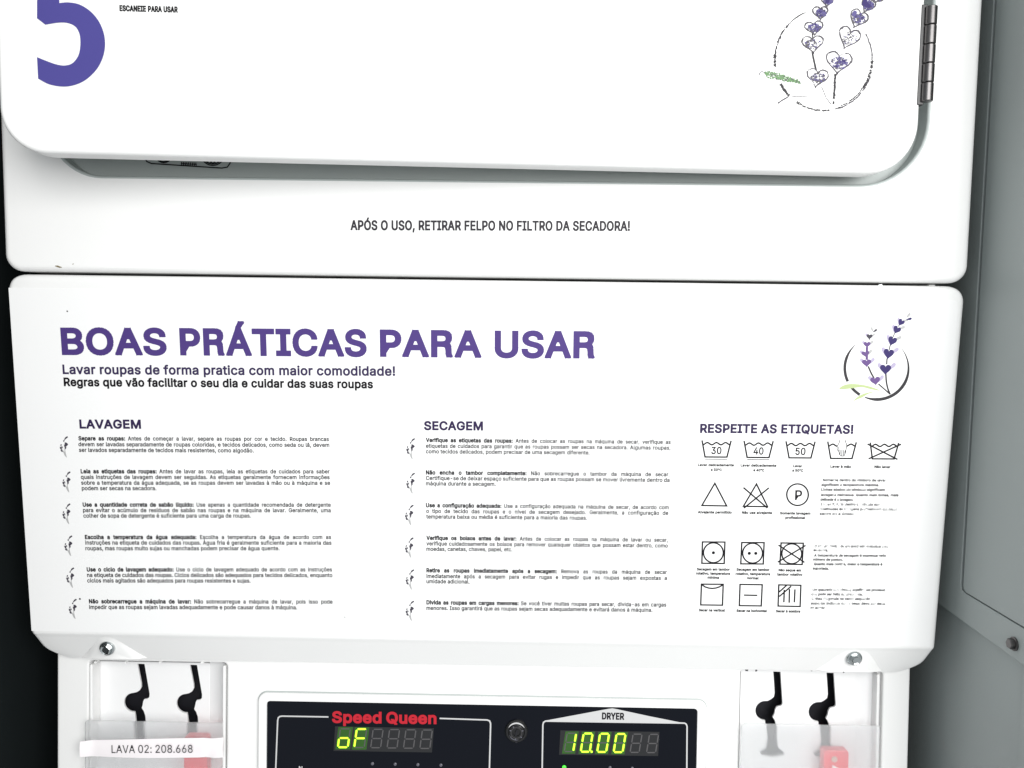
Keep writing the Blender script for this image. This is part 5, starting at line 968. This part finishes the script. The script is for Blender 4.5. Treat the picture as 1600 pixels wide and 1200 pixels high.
mb = MB(); nx = 40; topr = []; botr = []
for k in range(nx + 1):
    f = k / nx; x = 240 + 1100 * f
    yt = 882 - 16 * math.sin(min(1, f * 1.25) * math.pi * .5) + 4 * f; yb = 1002 + 18 * math.sin(min(1, f * 1.6) * math.pi * .5) + 2 * f
    for ys, arr in ((yt, topr), (yb, botr)):
        p = LP.at(*zC(x, ys)); arr.append((p[0], p[1], 0.0008 * math.sin(f * 5.2) + (0.0028 * (1 - f / .08) if f < .08 else 0) + (0.0016 * math.sin(f * 55) * (f - .82) if f > .82 else 0)))
rws = []
for j in range(7):
    g = j / 6; rws.append([LP.P(a[0] + (b[0] - a[0]) * g, a[1] + (b[1] - a[1]) * g, a[2] + (b[2] - a[2]) * g + 0.00055 * math.sin(g * 3.14) + (0.0005 * math.sin(i * .9 + g * 5) if i > 33 else 0)) for i, (a, b) in enumerate(zip(topr, botr))])
n = nx + 1
mb.add([p for r in rws for p in r], [(i * n + j, (i + 1) * n + j, (i + 1) * n + j + 1, i * n + j + 1) for i in range(6) for j in range(nx)])
bk = [p + LP.n * -0.0002 for r in rws for p in r]
mb.add(bk, [(i * n + j, i * n + j + 1, (i + 1) * n + j + 1, (i + 1) * n + j) for i in range(6) for j in range(nx)])
obj('paper_strip', mb, PAPER, lab, 60)
mb = MB(); text(mb, LP, [('LAVA 02: 208.668', 0.0)], zC(482, 974), zC(1113, 972), 12.2, h=0.0019)
obj('label_print', mb, I_GREYTX, lab)

# ================================================================== neighbours
# grey machine on the right: its side, seen at a slant
gm = thing('grey_machine', 'grey sheet metal machine side with hex bolt and pressed seams, right of the white machine', 'laundry machine', (0.37, 0.0, -0.60))
def spt(x, y): return SIDE.at(x, y)
# upper sheet: base face at 0; a field raised 1.2 mm whose edges are the two fine lines in the photo
l1 = spt(1544, 430); top_line_y = l1[0]
v_low = spt(1503, 892)
f0 = spt(1475, 905); f1 = spt(1600, 980)
e0 = spt(1467.5, 944); e1 = spt(1600, 1040)
zlow = (e0[1] + e1[1]) / 2
zfield = (f0[1] + f1[1]) / 2 + 0.001
slp = 0.0
def ext(p, q, u): return p[1] + (q[1] - p[1]) * (u - p[0]) / (q[0] - p[0])
YB, YF = -0.60, 0.080
zf = lambda u: ext(f0, f1, u)
a0 = spt(1560, 0)[0]; a1 = spt(1505, 880)[0]
yl = (a0 + a1) / 2; G = 0.0011
mb = MB(); slab(mb, SIDE, [(YF, ext(e0, e1, YF)), (YB, ext(e0, e1, YB)), (YB, 0.9), (yl - 0.0036, 0.9), (yl - 0.0036, zf(yl) + 0.003), (yl - 0.0026, zf(yl) - G + 0.001), (yl + 0.004, zf(yl + 0.004) - G), (YF, zf(YF) - G)], 0.0, 0.004, 0.0005, seg=3)
up = obj('upper_side_sheet', mb, GREYMETAL, gm, 40)
mb = MB(); slab(mb, SIDE, [(YF, zf(YF)), (yl + 0.004, zf(yl + 0.004)), (yl + 0.0012, zf(yl) + 0.0012), (yl, zf(yl) + 0.004), (yl, 0.88), (YF, 0.88)], 0.0003, 0.004, 0.0005, seg=3)
obj('pressed_field', mb, GREYMETAL, up, 40)
mb = MB(); SL = Plane((SIDE.O.x + 0.0045, 0, 0), SIDE.u, SIDE.n)
q = SL.at(1596.5, 1100)[0]
slab(mb, SL, [(YF, -0.60), (q + 0.0003, -0.60), (q + 0.0003, 0.0), (YF, 0.0)], 0.0008, 0.003, 0.0006, seg=3)
slab(mb, SL, [(q - 0.0003, -0.60), (YB, -0.60), (YB, 0.0), (q - 0.0003, 0.0)], 0.0, 0.003, 0.0006, seg=3)
obj('lower_side_sheet', mb, GREYMETAL, gm, 40)
mb = MB(); box(mb, 0.3625, 0.95, -YF, -YB, -0.60, 0.9); obj('machine_body', mb, GREYMETAL, gm)
c = spt(1585, 1006)
mb = MB(); lathe(mb, SIDE, c, [(0.0046, 0.0), (0.0046, 0.0008), (0.0040, 0.0012)], 24)
hx = [(c[0] + 0.0036 * math.cos(rad(60 * k)), c[1] + 0.0036 * math.sin(rad(60 * k))) for k in range(6)]; hx2 = [(c[0] + (x - c[0]) * .85, c[1] + (y - c[1]) * .85) for x, y in hx]
wall(mb, SIDE, hx, 0.0012, 0.0034); wall(mb, SIDE, hx, 0.0034, 0.0040, c1=hx2); mb.add([SIDE.P(x, y, 0.0040) for x, y in hx2], [tuple(range(6))])
obj('hex_bolt', mb, HINGE, gm, 30)
# left cabinet, painted near black for the shade of the gap
dm = thing('gap_shade_cabinet', 'cabinet side painted near black as the shaded gap left of the white machine', 'cabinet', (-0.40, 0.0, -0.60))
LPN = Plane((-0.372, 0, 0), (0, 1, 0), (1, 0, 0))
mb = MB(); slab(mb, LPN, [(-0.20, -0.60), (0.60, -0.60), (0.60, 0.9), (-0.20, 0.9)], 0.0, 0.003, 0.001); obj('side_sheet', mb, DARKMETAL, dm, 40)
mb = MB(); box(mb, -0.90, -0.3755, -0.20, 0.60, -0.60, 0.9); obj('cabinet_body', mb, DARKMETAL, dm)
# floor and wall that close the place behind the machines
mb = MB(); mb.add([(-3, -4, -1.2), (3, -4, -1.2), (3, 0.7, -1.2), (-3, 0.7, -1.2)], [(0, 1, 2, 3)])
mb2 = MB(); mb2.add([(-3, 0.70, -1.2), (3, 0.70, -1.2), (3, 0.70, 2.0), (-3, 0.70, 2.0)], [(0, 1, 2, 3)])
DW = paint('dark_back_wall', (0.02, 0.022, 0.024), 0.8, mottled=0.1)
obj('back_wall', mb2, DW, None, kind='structure')
